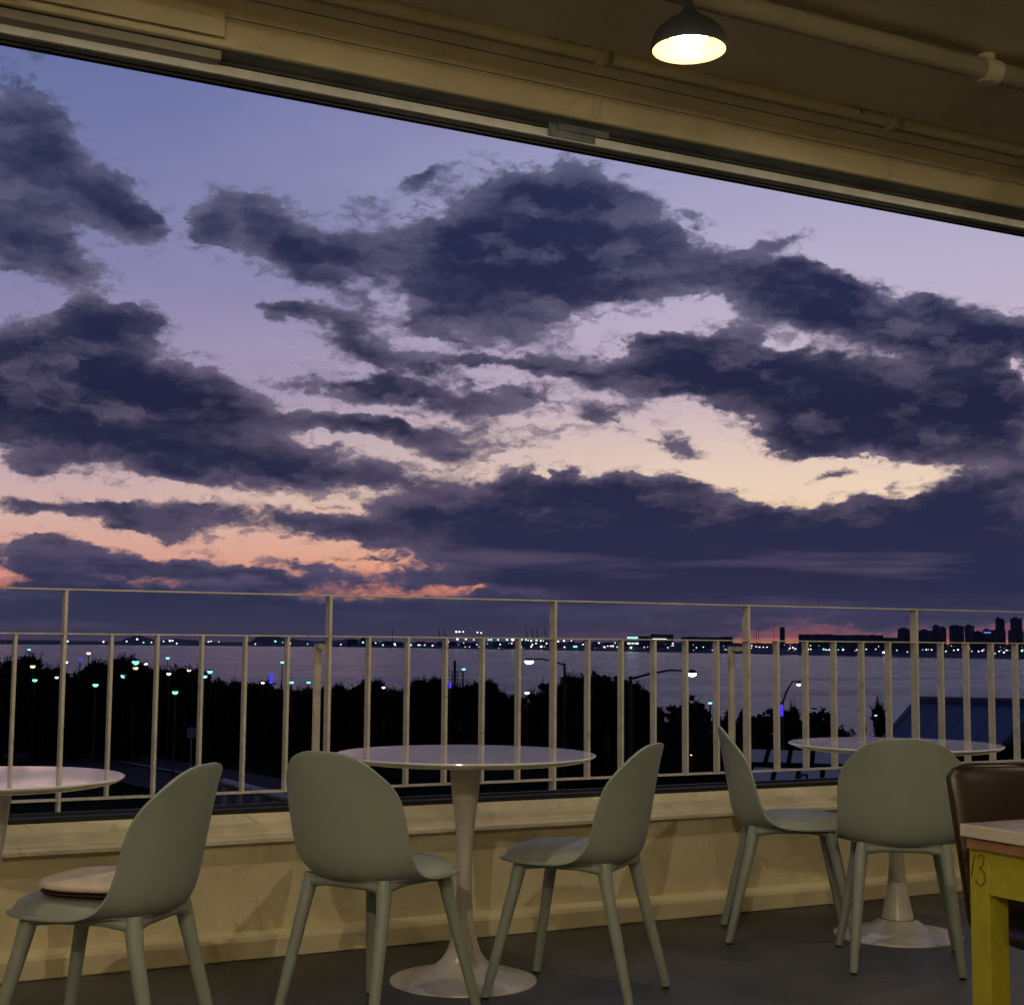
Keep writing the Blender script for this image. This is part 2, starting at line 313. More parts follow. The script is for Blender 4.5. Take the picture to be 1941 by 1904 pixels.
# ---------------------------------------------------------------- mesh helpers
class MB:
    def __init__(s): s.bm = bmesh.new()
    def box(s, x0, x1, y0, y1, z0, z1, M_=None):
        v = [s.bm.verts.new((x, y, z)) for x in (x0, x1) for y in (y0, y1) for z in (z0, z1)]
        if M_: bmesh.ops.transform(s.bm, matrix=M_, verts=v)
        for f in ((0,1,3,2),(4,6,7,5),(0,4,5,1),(2,3,7,6),(0,2,6,4),(1,5,7,3)): s.bm.faces.new([v[i] for i in f])
        return s
    def tube(s, pts, rad, n=10, cap=True):
        pts = [Vector(p) for p in pts]; k = len(pts)
        if not isinstance(rad, (list, tuple)): rad = [rad]*k
        rings = []
        t0 = (pts[1]-pts[0]).normalized()
        a = t0.orthogonal().normalized()
        for i, p in enumerate(pts):
            t = (pts[min(i+1, k-1)]-pts[max(i-1, 0)]).normalized()
            a = (a - t*a.dot(t)).normalized(); b = t.cross(a)
            rings.append([s.bm.verts.new(p + (a*cos(2*pi*j/n)+b*sin(2*pi*j/n))*rad[i]) for j in range(n)])
        for r0, r1 in zip(rings, rings[1:]):
            for j in range(n): s.bm.faces.new((r0[j], r0[(j+1)%n], r1[(j+1)%n], r1[j]))
        if cap: s.bm.faces.new(rings[0][::-1]); s.bm.faces.new(rings[-1])
        return s
    def lathe(s, prof, n=64, c=(0,0,0), close=False):
        rings = []
        for r_, z in prof:
            if r_ < 1e-6: rings.append([s.bm.verts.new((c[0], c[1], c[2]+z))])
            else: rings.append([s.bm.verts.new((c[0]+r_*cos(2*pi*j/n), c[1]+r_*sin(2*pi*j/n), c[2]+z)) for j in range(n)])
        for r0, r1 in zip(rings, rings[1:]):
            for j in range(n):
                q = [r0[j%len(r0)], r0[(j+1)%len(r0)], r1[(j+1)%len(r1)], r1[j%len(r1)]]
                u = []
                for v in q:
                    if v not in u: u.append(v)
                if len(u) > 2: s.bm.faces.new(u)
        return s
    def prism(s, poly, x0, x1):            # polygon in (y, z) run along x
        a = [s.bm.verts.new((x0, y, z)) for y, z in poly]; b = [s.bm.verts.new((x1, y, z)) for y, z in poly]
        n = len(poly)
        for i in range(n): s.bm.faces.new((a[i], a[(i+1)%n], b[(i+1)%n], b[i]))
        s.bm.faces.new(a[::-1]); s.bm.faces.new(b); return s
    def build(s, name, m, parent=None, smooth=False, bevel=0.):
        bmesh.ops.recalc_face_normals(s.bm, faces=s.bm.faces[:])
        me = bpy.data.meshes.new(name); s.bm.to_mesh(me); s.bm.free()
        if smooth:
            for p in me.polygons: p.use_smooth = True
            if smooth != 'all': me.set_sharp_from_angle(angle=R(38))
        me.materials.append(m)
        o = bpy.data.objects.new(name, me); C.objects.link(o)
        if parent: o.parent = parent
        if bevel:
            bv = o.modifiers.new('bevel', 'BEVEL'); bv.width = bevel; bv.segments = 2; bv.limit_method = 'ANGLE'
        return o
def tag(o, label=None, cat=None, group=None, kind=None):
    for k, v in (('label', label), ('category', cat), ('group', group), ('kind', kind)):
        if v: o[k] = v
    return o
def empty(name, loc, rz=0):
    o = bpy.data.objects.new(name, None); o.empty_display_size = .1; C.objects.link(o)
    o.location = loc; o.rotation_euler = (0, 0, rz); return o
def copy_tree(o, parent=None):
    c = o.copy(); C.objects.link(c); c.parent = parent
    for ch in [q for q in o.children]: copy_tree(ch, c)
    return c
rnd = random.Random(7)

# ---------------------------------------------------------------- the room (setting)
X0, X1, YB = -3.2, 11.0, -4.0
tag(MB().box(X0, X1, YB, 5.0, -.12, 0).build('floor', M['floor']), kind='structure')
tag(MB().box(X0, X1, YB, 5.2, 3.31, 3.41).build('ceiling', M['ceil']), kind='structure')
tag(MB().box(X0-.15, X0, YB, 5.3, -.12, 3.41).build('wall_left', M['wall']), kind='structure')
tag(MB().box(X1, X1+.15, YB, 5.3, -.12, 3.41).build('wall_right', M['wall']), kind='structure')
tag(MB().box(X0, X1, YB-.15, YB, -.12, 3.41).build('wall_back', M['wall']), kind='structure')
# parapet under the window with a stepped plinth; sill as a part
para = MB().prism([(5.25,-.12),(4.955,-.12),(4.955,.10),(4.95,.36),(4.95,.376),(5.25,.376)], X0, X1).build('parapet_wall', M['wall'])
tag(para, 'low cream painted parapet wall under the long window', 'wall')
pl = MB().prism([(4.9545,0.001),(4.905,0.001),(4.902,.062),(4.908,.078),(4.9545,.088)], X0, X1).build('plinth', M['wall'], para, bevel=.004)
MB().prism([(5.20,.3765),(4.935,.3765),(4.922,.384),(4.922,.396),(4.934,.404),(4.985,.4045),(4.990,.402),(4.995,.409),(4.998,.427),(5.05,.436),(5.07,.466),(5.20,.468)], X0, X1).build('window_sill', M['sill'], para)
MB().box(X0, X1, 5.20, 5.62, .28, .40).build('outer_ledge', M['concrete'], para)

# window frame: bottom track, head track, tape
wf = empty('window_frame', (0, 0, 0)); tag(wf, 'black framed sliding window head and track along the whole opening', 'window frame')
MB().box(X0, X1, 5.072, 5.15, .468, .483).box(X0, X1, 5.13, 5.15, .483, .492).build('bottom_track', M['black'], wf)
ht = [(5.10,3.060),(5.06,3.060),(5.06,3.098),(5.14,3.098),(5.14,3.060)]
MB().box(X0, X1, 5.052, 5.078, 3.062, 3.084).box(X0, X1, 5.036, 5.050, 3.0705, 3.0815).build('head_track', M['black'], wf)
MB().box(X0, X1, 5.018, 5.076, 3.0845, 3.119).build('track_face', M['alu'], wf, bevel=.002)
MB().box(X0, X1, 5.015, 5.076, 3.1195, 3.1245).build('track_gap', M['black'], wf)
MB().prism([(5.078,3.125),(5.05,3.125),(5.03,3.139),(4.99,3.146),(4.950,3.150),(5.078,3.160)], X0, X1).build('recess_panel', M['recess'], wf)
hb = MB().prism([(5.35,3.215),(5.10,3.205),(5.079,3.1605),(4.95,3.1505),(4.930,3.151),(4.925,3.156),(4.925,3.245),(4.918,3.250),(4.918,3.264),(4.905,3.268),(4.905,3.280),
                 (4.74,3.284),(4.73,3.290),(4.73,3.3095),(5.35,3.3095)], X0, X1).build('header_beam', M['wall'])
tag(hb, 'cream painted stepped beam above the window opening', 'beam')
for x in (1130, 1680):
    p = ony(x, 140 if x == 1130 else 255, 4.91)
    MB().box(p.x-.004, p.x+.012, 4.917, 4.9245, 3.156, 3.245).box(p.x+.03, p.x+.034, 4.920, 4.9245, 3.16, 3.24).build('joint_strip', M['ceil'], hb)
# grooves in the beam
MB().box(X0, X1, 4.80, 4.803, 3.280, 3.283).box(X0, X1, 4.9165, 4.9178, 3.252, 3.256).build('groove', M['recess'], hb)
# left cassette ending at photo x 415
pe = ony(415, 105, 4.99)
cas = MB().box(X0, pe.x, 4.955, 5.012, 3.112, 3.146).build('blind_cassette', M['cassette'], None, bevel=.004)
tag(cas, 'slim beige blind cassette ending above the left of the window', 'blind cassette')
ep = ony(425, 60, 4.9)
pan = MB().box(X0, ep.x, 4.895, 4.9045, 3.172, 3.309).build('header_panel', M['wall'])
tag(pan, 'flat cream panel covering the left end of the beam', 'wall panel')
tp = [ony(1040, 245, 5.01), ony(1148, 270, 5.01)]
tpb = MB()
MT_ = Matrix.Rotation(R(-7), 4, 'X')
tpb.box(tp[0].x, tp[1].x-.05, 5.0085, 5.0135, 3.088, 3.150)
tpb.box(tp[0].x+.04, tp[1].x+.01, 4.9995, 5.0075, 3.118, 3.158)
tpb.prism([(5.006,3.150),(5.001,3.148),(4.938,3.186),(4.940,3.192)], tp[0].x+.015, tp[1].x+.0)
tg = tpb.build('duct_tape', M['tape']); tag(tg, 'crumpled grey duct tape patch on the window head track', 'tape')
# rolled tubes along the ceiling edge
for i, (xa, ya, xb, yb) in enumerate(((470,2,1140,108),(1160,106,1690,215),(1710,222,2300,340))):
    Yt, rr = 4.655, .026; zt = ony(1140, 106, Yt).z
    a = ony(xa, ya, Yt); b = ony(xb, yb, Yt)
    t = MB().tube([(a.x, Yt, zt), (b.x-.03, Yt, zt), (b.x-.008, Yt, zt), (b.x, Yt, zt)], [rr, rr, rr*.9, rr*.55], 20).build('roller_tube', M['wall'], smooth=True)
    tag(t, ['long cream roller tube along the beam, end above the window centre', 'middle cream roller tube running behind the pendant lamp', 'cream roller tube at the right end of the beam'][i], 'roller tube', 'roller tubes under the ceiling')
    bk = MB().box(b.x-.012, b.x+.016, Yt-.03, Yt+.03, zt-.034, 3.3095).build('bracket', M['ceil'], t)
    if i < 2:
        c_ = MB()
        for q in range(5):
            xq = b.x-.10-q*.035
            c_.tube([(xq, Yt-.026, zt+.016), (xq+.028, Yt-.027, zt+.014+.004*(q%2))], .0028, 5)
        if i == 1: c_.tube([(b.x-.20, Yt-.027, zt+.018), (b.x-.19, Yt-.030, zt+.0), (b.x-.185, Yt-.028, zt-.01)], .003, 5)
        c_.build('peeling_mark', M['black'], t)
# ceiling pipes
def cpipe(pts, r, lab):
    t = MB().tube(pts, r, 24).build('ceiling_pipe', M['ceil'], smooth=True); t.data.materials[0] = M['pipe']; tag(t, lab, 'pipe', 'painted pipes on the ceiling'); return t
q0 = onz(1941, 152, 3.245)
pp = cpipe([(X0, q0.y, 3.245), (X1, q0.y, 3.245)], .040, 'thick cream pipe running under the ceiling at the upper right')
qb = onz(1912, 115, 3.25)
MB().tube([(qb.x, q0.y+.01, 3.20), (qb.x, q0.y+.01, 3.309)], .034, 16).tube([(qb.x-.04, q0.y, 3.245), (qb.x+.04, q0.y, 3.245)], .047, 20).build('coupling', M['ceil'], pp, smooth=True)

# ---------------------------------------------------------------- pendant lamps
def lamp(name='pendant_lamp'):
    o = empty(name, (0, 0, 0))
    prof = [(.124,0),(.127,.006),(.126,.022),(.121,.042),(.108,.064),(.088,.084),(.060,.102),(.036,.118),(.022,.136),(.015,.160),(.012,.185)]
    MB().lathe(prof, 64).build('lamp_shade', M['shade'], o, smooth='all')
    inn = [(r_-.0035 if r_ > .02 else r_*.6, z) for r_, z in prof[:8]]+[(0,.112)]
    MB().lathe(inn, 64).build('shade_lining', M['shade_in'], o, smooth='all')
    MB().lathe([(.0,.028),(.03,.031),(.058,.040),(.070,.054),(.066,.070),(.045,.088),(.022,.102),(.013,.110)], 24).build('bulb', BULB, o, smooth='all')
    MB().tube([(0,0,.18),(0,0,3.3095-ZLAMP)], .004, 8).build('cord', M['black'], o)
    ld = bpy.data.lights.new('bulb_light', 'POINT'); ld.energy = LAMP_W; ld.color = (1,.85,.62); ld.shadow_soft_size = .016
    lo = bpy.data.objects.new('bulb_light', ld); C.objects.link(lo); lo.parent = o; lo.location = (0,0,-.003)
    return o
LAMP_W = 30.0; ZLAMP = atd(1306, 95, 4.75).z
BULB = glow('bulb_glow', (1,.93,.78,1), 9.)
L0 = lamp(); p = atd(1306, 95, 4.75); L0.location = p
tag(L0, 'lit charcoal dome pendant lamp hanging in front of the beam', 'pendant lamp', 'pendant lamps of the room')
zl = p.z
for (x, y) in ((.35, p.y), (p.x+2.4, p.y), (-1.2,1.1), (1.3,.9), (4.9,1.0), (7.3,1.0), (-2.0,-2.4), (3.6,-1.9)):
    c = copy_tree(L0); c.location = (x, y, zl)
    c['label'] = 'charcoal dome pendant lamp further inside the room, outside the picture'
    if y < 0 and x < 0:                   # unseen lamp behind the viewer, boosted so the chairs cast wall shadows
        bl = [q for q in c.children if q.type == 'LIGHT'][0]; bl.data = bl.data.copy(); bl.data.energy = LAMP_W*8

# ---------------------------------------------------------------- railing
YR = 5.35; rl = empty('balcony_railing', (0, YR, 0)); tag(rl, 'cream painted rusty metal balcony railing outside the window', 'railing')
ZT, ZM, ZB = 1.246, 1.090, .513
ps = [ony(x, y, YR).x for x, y in ((117,1330),(617,1330),(1046,1330),(1412,1330),(1735,1330))]
sp = (ps[-1]-ps[0])/4; xs0 = ps[0]
MB().box(X0, X1, -.0225, .0225, ZT-.006, ZT).build('top_rail', M['rail'], rl)
MB().box(X0, X1, -.018, .018, ZM-.005, ZM).build('middle_rail', M['rail'], rl)
MB().box(X0, X1, -.018, .018, ZB-.005, ZB+.002).build('bottom_rail', M['rail'], rl)
for i in range(-4, 10):
    x = xs0+sp*i
    if x < X0 or x > X1: continue
    mb = MB().box(x-.0055, x+.0055, -.0220, .0220, .40, ZM-.0055).box(x-.0055, x+.0055, -.0220, .0220, ZM+.0005, ZT-.0065); mb.build('railing_post', M['rail'], rl)
    for j in range(1, 6):
        xb = x+sp*j/6
        if X0 < xb < X1: MB().box(xb-.005, xb+.005, -.0180, .0180, ZB+.0025, ZM-.0055).build('baluster', M['rail'], rl)
for xq in (601, 1388):
    pb = ony(xq, 1330, YR+.07)
    for k in (-1, 0, 1):
        x = pb.x + k*0
        if k: continue
        MB().tube([(x, .075, .40), (x, .075, ZM-.03)], .016, 8).box(x-.016, x+.03, .02, .075, ZM-.05, ZM-.03).build('rear_stay', M['rail'], rl)

# ---------------------------------------------------------------- chairs
def catmull(pts, n):
    out = []
    P_ = [pts[0]]+list(pts)+[pts[-1]]
    for i in range(1, len(P_)-2):
        for k in range(n):
            t = k/n; a, b, c, d = (Vector(P_[i-1]), Vector(P_[i]), Vector(P_[i+1]), Vector(P_[i+2]))
            out.append(.5*((2*b)+(c-a)*t+(2*a-5*b+4*c-d)*t*t+(3*b-a-3*c+d)*t**3))
    out.append(Vector(pts[-1])); return out
CP = [(.238,.398),(.20,.407),(.12,.408),(.0,.402),(-.09,.399),(-.145,.404),(-.182,.425),(-.202,.470),(-.217,.55),(-.236,.66),(-.254,.766)]
RP = [(.238,.402),(.20,.411),(.12,.413),(.03,.413),(-.035,.420),(-.078,.440),(-.104,.472),(-.122,.518),(-.141,.59),(-.170,.675),(-.216,.766)]
PROF = catmull(CP, 8); RPRO = catmull(RP, 8)
CUM = [0.]
for a, b in zip(PROF, PROF[1:]): CUM.append(CUM[-1]+(b-a).length)
LT = CUM[-1]
def prof_at(s, P_=None):
    P_ = P_ or PROF; s = max(0, min(LT, s))
    for i in range(len(CUM)-1):
        if s <= CUM[i+1]: t = (s-CUM[i])/max(1e-9, CUM[i+1]-CUM[i]); return P_[i].lerp(P_[i+1], t)
    return P_[-1]
def lerp_tab(tab, s):
    for (a, va), (b, vb) in zip(tab, tab[1:]):
        if s <= b: t = (s-a)/(b-a); t = t*t*(3-2*t); return va+(vb-va)*t
    return tab[-1][1]
sj = CUM[6*8]                                 # the turn between seat and back
WT = [(0,.190),(.10,.206),(.25,.214),(sj-.03,.212),(sj+.05,.212),(sj+.12,.212),(sj+.24,.203),(LT-.05,.192),(LT,.189)]
def shell_pt(u, t):
    au = min(1, abs(u))
    top = LT - .175*(1-max(0, 1-au**3.1)**.50); bot = .165*(1-max(0, 1-au**2.6)**.55)
    s = bot+(top-bot)*t
    q = prof_at(s); r_ = prof_at(s, RPRO); W = lerp_tab(WT, s); k = au**2.1
    return Vector((u*W, q.x+(r_.x-q.x)*k, q.y+(r_.y-q.y)*k))
def make_chair():
    o = empty('dining_chair', (0, 0, 0))
    bm = bmesh.new(); NU, NV = 30, 60; g = []
    for i in range(NU+1):
        u = sin((i/NU-.5)*pi)
        g.append([bm.verts.new(shell_pt(u, j/NV)) for j in range(NV+1)])
    for i in range(NU):
        for j in range(NV): bm.faces.new((g[i][j], g[i+1][j], g[i+1][j+1], g[i][j+1]))
    mb = MB(); mb.bm.free(); mb.bm = bm
    sh = mb.build('shell', M['chair'], o, smooth='all')
    so = sh.modifiers.new('thick', 'SOLIDIFY'); so.thickness = .009; so.offset = 0
    bv = sh.modifiers.new('edge', 'BEVEL'); bv.width = .003; bv.segments = 2; bv.limit_method = 'ANGLE'; bv.angle_limit = R(50)
    # padded seat: a low dome with a rounded rim
    bm = bmesh.new(); NR, NA = 14, 56; rings = []
    for k in range(NR+1):
        f = k/NR; ring = []
        for a in range(NA):
            th = 2*pi*a/NA; c_, s_ = cos(th), sin(th); e = 2/2.35
            x = (.196-.012*max(0, s_))*math.copysign(abs(c_)**e, c_)*f; y = .198*math.copysign(abs(s_)**e, s_)*f+.034
            h = .038*max(0, 1-f**5)**.5+.010*(1-f*f)
            q = .404 + .004*(abs(x)/.2)**2.2
            ring.append(bm.verts.new((x, y, q+.004+h)))
        rings.append(ring)
    for a_, b_ in zip(rings, rings[1:]):
        for a in range(NA): 
            try: bm.faces.new((a_[a], a_[(a+1)%NA], b_[(a+1)%NA], b_[a]))
            except ValueError: pass
    bmesh.ops.remove_doubles(bm, verts=bm.verts[:], dist=1e-5)
    mb = MB(); mb.bm.free(); mb.bm = bm; mb.build('seat_pad', M['pad'], o, smooth='all')
    fr = MB()
    for s_ in (-1, 1):
        fr.tube([(s_*.135,-.135,.394),(s_*.138,-.06,.401),(s_*.138,.06,.401),(s_*.135,.14,.396)], [.017,.012,.012,.016], 12)
    for y in (-.135, .14):
        fr.tube([(-.137,y,.388),(-.115,y,.393),(-.07,y,.396),(.07,y,.396),(.115,y,.393),(.137,y,.388)], [.020,.017,.013,.013,.017,.020], 12)
    fr.build('under_frame', M['chair'], o, smooth=True)
    for sx in (-1, 1):
        for sy, yt, yb, xb in ((-1,-.135,-.228,.172),(1,.14,.222,.200)):
            lg = MB().tube([(sx*.132,yt,.414 if sy < 0 else .408),(sx*.137,yt+.003*sy,.378),(sx*.142,yt+.012*sy,.335),(sx*xb,yb,.009),(sx*xb,yb,.007)], [.018,.0215,.0195,.0138,.0125], 20).build('leg', M['chair'], o, smooth=True)
            MB().tube([(sx*xb,yb,.007),(sx*xb,yb,0)], [.0115,.0108], 16).build('foot_cap', M['black'], lg)
    return o
proto = make_chair()
CH = [  # foot centre, heading (deg clockwise from +Y), label
 (.875,3.765,-49,'sage green chair at the far left carrying a loose cream cushion'),
 (1.69,4.00,62,'sage green chair left of the middle table, its back to the viewer, turned right'),
 (2.375,4.025,-38.5,'sage green chair right of the middle table, facing left towards it'),
 (3.52,4.44,123,'sage green chair seen side on near the wall, left of the right table'),
 (3.59,3.92,38,'sage green chair seen from straight behind in front of the right table')]
for i, (x, y, hd_, lab) in enumerate(CH):
    c = proto if i == 0 else copy_tree(proto)
    c.location = (x, y, 0); c.rotation_euler = (0, 0, -R(hd_))
    tag(c, lab, 'chair', 'sage green dining chairs')

# loose cushion on the first chair
x, y, hd_, _ = CH[0]
cu = empty('seat_cushion', (x, y, 0), -R(hd_)); tag(cu, 'thin cream seat cushion with maroon edge lying on the left chair', 'cushion')
def pillow(a, b, z0, th, n=2.8, f2=1.):
    bm = bmesh.new(); NR, NA = 12, 48; layers = []
    for sgn in (1, -1):
        rings = []
        for k in range(NR+1):
            f = k/NR; ring = []
            for q in range(NA):
                t = 2*pi*q/NA; c_, s_ = cos(t), sin(t); e = 2/n
                xx = a*math.copysign(abs(c_)**e, c_)*f; yy = b*math.copysign(abs(s_)**e, s_)*f
                hh = th*.5*(1-f**4)**.5*(1+.10*sin(xx*31+1)*sin(yy*27))
                ring.append(bm.verts.new((xx, yy, z0+sgn*hh)))
            rings.append(ring)
        for a_, b_ in zip(rings, rings[1:]):
            for q in range(NA): bm.faces.new((a_[q], a_[(q+1)%NA], b_[(q+1)%NA], b_[q]))
    bmesh.ops.remove_doubles(bm, verts=bm.verts[:], dist=1e-5)
    mb = MB(); mb.bm.free(); mb.bm = bm; return mb
o = pillow(.170, .165, .477, .032).build('cover', M['cushion'], cu, smooth='all'); o.location = (0, -.005, 0)
o = pillow(.160, .152, .460, .012).build('underside', M['maroon'], cu, smooth='all'); o.location = (0, -.003, 0)

# ---------------------------------------------------------------- tulip tables
def tulip(x, y, rad, h, kind, lab):
    o = empty('round_table', (x, y, 0)); tag(o, lab, 'table', 'round white pedestal tables')
    MB().lathe([(0,h-.0215),(rad-.045,h-.021),(rad-.020,h-.016),(rad-.006,h-.009),(rad,h-.004),(rad-.0006,h-.001),(rad-.003,h),(0,h)], 128).build('table_top', M['white'], o, smooth=True)
    for p_ in o.children[-1].data.polygons:
        if abs(p_.normal.z) > .99: p_.use_smooth = False
    if kind == 0:
        pr = [(.054,h-.022),(.052,h-.04),(.046,h-.10),(.038,h-.17),(.030,h-.235),(.0255,h-.31),(.024,h-.38),(.0255,h-.45),(.031,h-.52),(.040,h-.575),(.054,h-.62),(.072,.066),(.090,.050)]
        ba = [(.090,.050),(.112,.034),(.15,.020),(.19,.011),(.225,.007),(.233,.004),(.234,0),(0,0)]
    else:
        pr = [(.048,h-.022),(.040,h-.07),(.031,h-.16),(.026,h-.26),(.025,h-.34),(.029,h-.44),(.038,h-.53),(.050,h-.60),(.060,.062)]
        ba = [(.066,.061),(.078,.052),(.098,.037),(.125,.025),(.165,.016),(.21,.009),(.234,.005),(.235,0),(0,0)]
    pc = catmull([(a, b, 0) for a, b in pr], 4)
    MB().lathe([(v.x, v.y) for v in pc], 64).build('pedestal', M['whitemetal'], o, smooth='all')
    MB().lathe(ba, 96).build('base', M['whitemetal'], o, smooth=True)
    return o
b2 = onz(878, 1857, 0); tulip(b2.x, b2.y, .420, .712, 0, 'round white pedestal table in the middle between two chairs')
b3 = onz(1702, 1771, 0); tulip(b3.x, b3.y, .395, .703, 1, 'round white pedestal table on the right behind two chairs')
b1 = onz(-16, 1473, .71); tulip(b1.x, b1.y, .335, .712, 0, 'round white table cut off by the left edge, pink with sky reflection')

# ---------------------------------------------------------------- yellow table with the number 13
yt = empty('wooden_table', (2.300, 2.332, 0)); tag(yt, 'yellow painted table with hand drawn 13 on its leg', 'table')
TX, TY = .75, .80
MB().box(.004, TX, -TY, -.004, .675, .700).build('table_top', M['stone'], yt)
MB().box(0, .0038, -TY, 0, .674, .6995).box(.0038, TX, -.0038, 0, .674, .6995).build('edge_band', M['edge'], yt, bevel=.0015)
MB().box(.012, TX-.02, -TY+.006, -.006, .650, .6735).build('under_board', M['wood'], yt)
LEGS = [(.022,-.0555),(.022,-TY+.005),(TX-.08,-.0555),(TX-.08,-TY+.005)]
for i, (lx, ly) in enumerate(LEGS):
    MB().box(lx, lx+.055, ly, ly+.0525, 0, .6495).build('leg', M['yellow'], yt, bevel=.002)
MB().box(.0232, .045, -TY+.058, -.056, .560, .6495).box(.0775, TX-.0805, -.03, -.010, .560, .6495).box(.0775, TX-.0805, -TY+.025, -TY+.045, .560, .6495).box(TX-.05, TX-.03, -TY+.058, -.056, .560, .6495).build('apron', M['yellow'], yt)
def stroke(mb, pts, r=.0012):   # drawn on the -x face of the first leg; pts: (along -y, z) in metres from its top left corner
    mb.tube([(.0212, -.0035-a*.80, .6495-b*.86) for a, b in pts], r, 5)
nb = MB()
stroke(nb, [(.019,.014),(.015,.030),(.010,.050),(.007,.066)])
stroke(nb, [(.030,.022),(.036,.014),(.045,.012),(.051,.020),(.049,.032),(.041,.042),(.034,.046)])
stroke(nb, [(.034,.046),(.044,.047),(.052,.057),(.053,.070),(.047,.082),(.036,.087),(.025,.080),(.021,.074)])
o = nb.build('number_marking', M['ink'], yt)

# brown leather chair behind it
bc = empty('leather_chair', (0, 0, 0)); tag(bc, 'brown leather chair with dark legs behind the yellow table', 'chair')
p0 = atd(1809, 1452, 3.55)
MWp = Matrix.Translation((p0.x, p0.y, 0)) @ Matrix.Rotation(-R(4), 4, 'Z')
def bpad(zt, zb, w0, w1, th, y0, y1):
    bm = bmesh.new(); NX, NZ = 28, 24; fr_, bk_ = [], []
    def pt(u, v):
        # rounded upper corners
        hw = w0+(w1-w0)*v; rc = .045
        x = (u-.5)*2*hw; e = max(0, (abs(x)-(hw-rc))/rc)
        z = zb+(zt-zb)*v - (rc*.8*(1-sqrt(max(0, 1-e*e)))*max(0, (v-.6)/.4))
        return x, y0+(y1-y0)*v - .02*(1-(u*2-1)**2), z
    for sgn in (1, -1):
        rows = []
        for i in range(NX+1):
            uu = .5-.5*cos(pi*i/NX); row = []
            for j in range(NZ+1):
                vv = .5-.5*cos(pi*j/NZ); x, y, z = pt(uu, vv)
                ed = (1-abs(2*uu-1)**8)*(1-abs(2*vv-1)**8)
                row.append(bm.verts.new((x, y+sgn*th*.5*ed**.5, z)))
            rows.append(row)
        for i in range(NX):
            for j in range(NZ): bm.faces.new((rows[i][j], rows[i+1][j], rows[i+1][j+1], rows[i][j+1]))
    bmesh.ops.remove_doubles(bm, verts=bm.verts[:], dist=1e-5)
    mb = MB(); mb.bm.free(); mb.bm = bm; return mb
hwc = .235
o = bpad(p0.z, .43, .214, hwc, .035, -.02, .03).build('backrest', M['leather'], bc, smooth='all')
pk = lambda v, sg: (sg*(.214+.021*v+.001), -.02+.05*v, .43+(p0.z-.43)*v)
pip = MB().tube([pk(v, -1) for v in (.05,.3,.6,.85,.93)]+[(-hwc+.016,.028,p0.z-.010),(-hwc+.05,.026,p0.z+.001),(0,.010,p0.z+.001),(hwc-.05,.026,p0.z+.001),(hwc-.016,.028,p0.z-.010)]+[pk(v, 1) for v in (.93,.85,.6,.3,.05)], .0045, 8).build('piping', M['leather'], o, smooth=True)
st = pillow(.22, .21, .44, .07, 5.).build('seat', M['leather'], bc, smooth='all'); st.location = (0, -.24, 0)
for sx in (-1, 1):
    for yy, yb_ in ((-.40,-.43),(-.04,.03)):
        MB().tube([(sx*.17, yy, .42), (sx*.19, yb_, 0)], [.015,.011], 12).build('leg', M['black'], bc, smooth=True)
bc.matrix_world = Matrix.Translation((p0.x+hwc-.005, p0.y-.03, 0)) @ Matrix.Rotation(-R(6), 4, 'Z')

# ================================================================ OUTSIDE
ZG, ZS = -8.0, -12.0
# ground sheet sloping down to the sea
def grid_sheet(name, xs, ys, zf, m):
    bm = bmesh.new(); g = [[bm.verts.new((x, y, zf(x, y))) for y in ys] for x in xs]
    for i in range(len(xs)-1):
        for j in range(len(ys)-1): bm.faces.new((g[i][j], g[i+1][j], g[i+1][j+1], g[i][j+1]))
    mb = MB(); mb.bm.free(); mb.bm = bm; o = mb.build(name, m, smooth='all'); return tag(o, kind='structure')
gm = mat('grass_and_earth', (.013,.017,.009), 1., .0, .5, .08, .6, 1.5)
M['ground'] = gm
grid_sheet('ground', [-400+12*i for i in range(70)], [5.6+6*j for j in range(45)], lambda x, y: ZG - max(0, (sqrt((x+20)**2+y*y)-172)/16)*4.6 + (.35*sin(x*.07)*sin(y*.09) if y > 60 else 0)*min(1, (y-55)/40 if y > 55 else 0), gm)
# outer face of this building
o = MB().box(X0, X1, 5.30, 5.60, ZG-.2, .279).build('facade_wall', M['concrete']); tag(o, 'concrete facade below the balcony railing', 'wall')

# sea
sm = bpy.data.materials.new('sea_water'); sm.use_nodes = True; t = NT(sm.node_tree); b = t.n['Principled BSDF']
b.inputs['Base Color'].default_value = (.050,.047,.068,1); b.inputs['IOR'].default_value = 2.5
tcn = t.n.new('ShaderNodeTexCoord').outputs['Object']
rotc = t.map(tcn, rot=R(35), scale=(.05,.16,1))
n1 = t.noise(rotc, 1., 8, .65); n2 = t.noise(t.map(tcn, rot=R(28), scale=(.006,.02,1)), 1., 5, .6)
bn = t.n.new('ShaderNodeBump'); bn.inputs['Strength'].default_value = 1.; bn.inputs['Distance'].default_value = 1.7
t.put(b.inputs['Roughness'], t.ss(n2, .35, .65, .10, .28))
t.put(bn.inputs['Height'], t.m('ADD', n1, t.m('MULTIPLY', n2, .6))); t.l.new(bn.outputs[0], b.inputs['Normal'])
bm = bmesh.new()
v = [bm.verts.new(q) for q in ((-30000,150,ZS),(30000,150,ZS),(30000,40000,ZS),(-30000,40000,ZS))]; bm.faces.new(v)
mb = MB(); mb.bm.free(); mb.bm = bm; tag(mb.build('sea', sm), kind='structure')

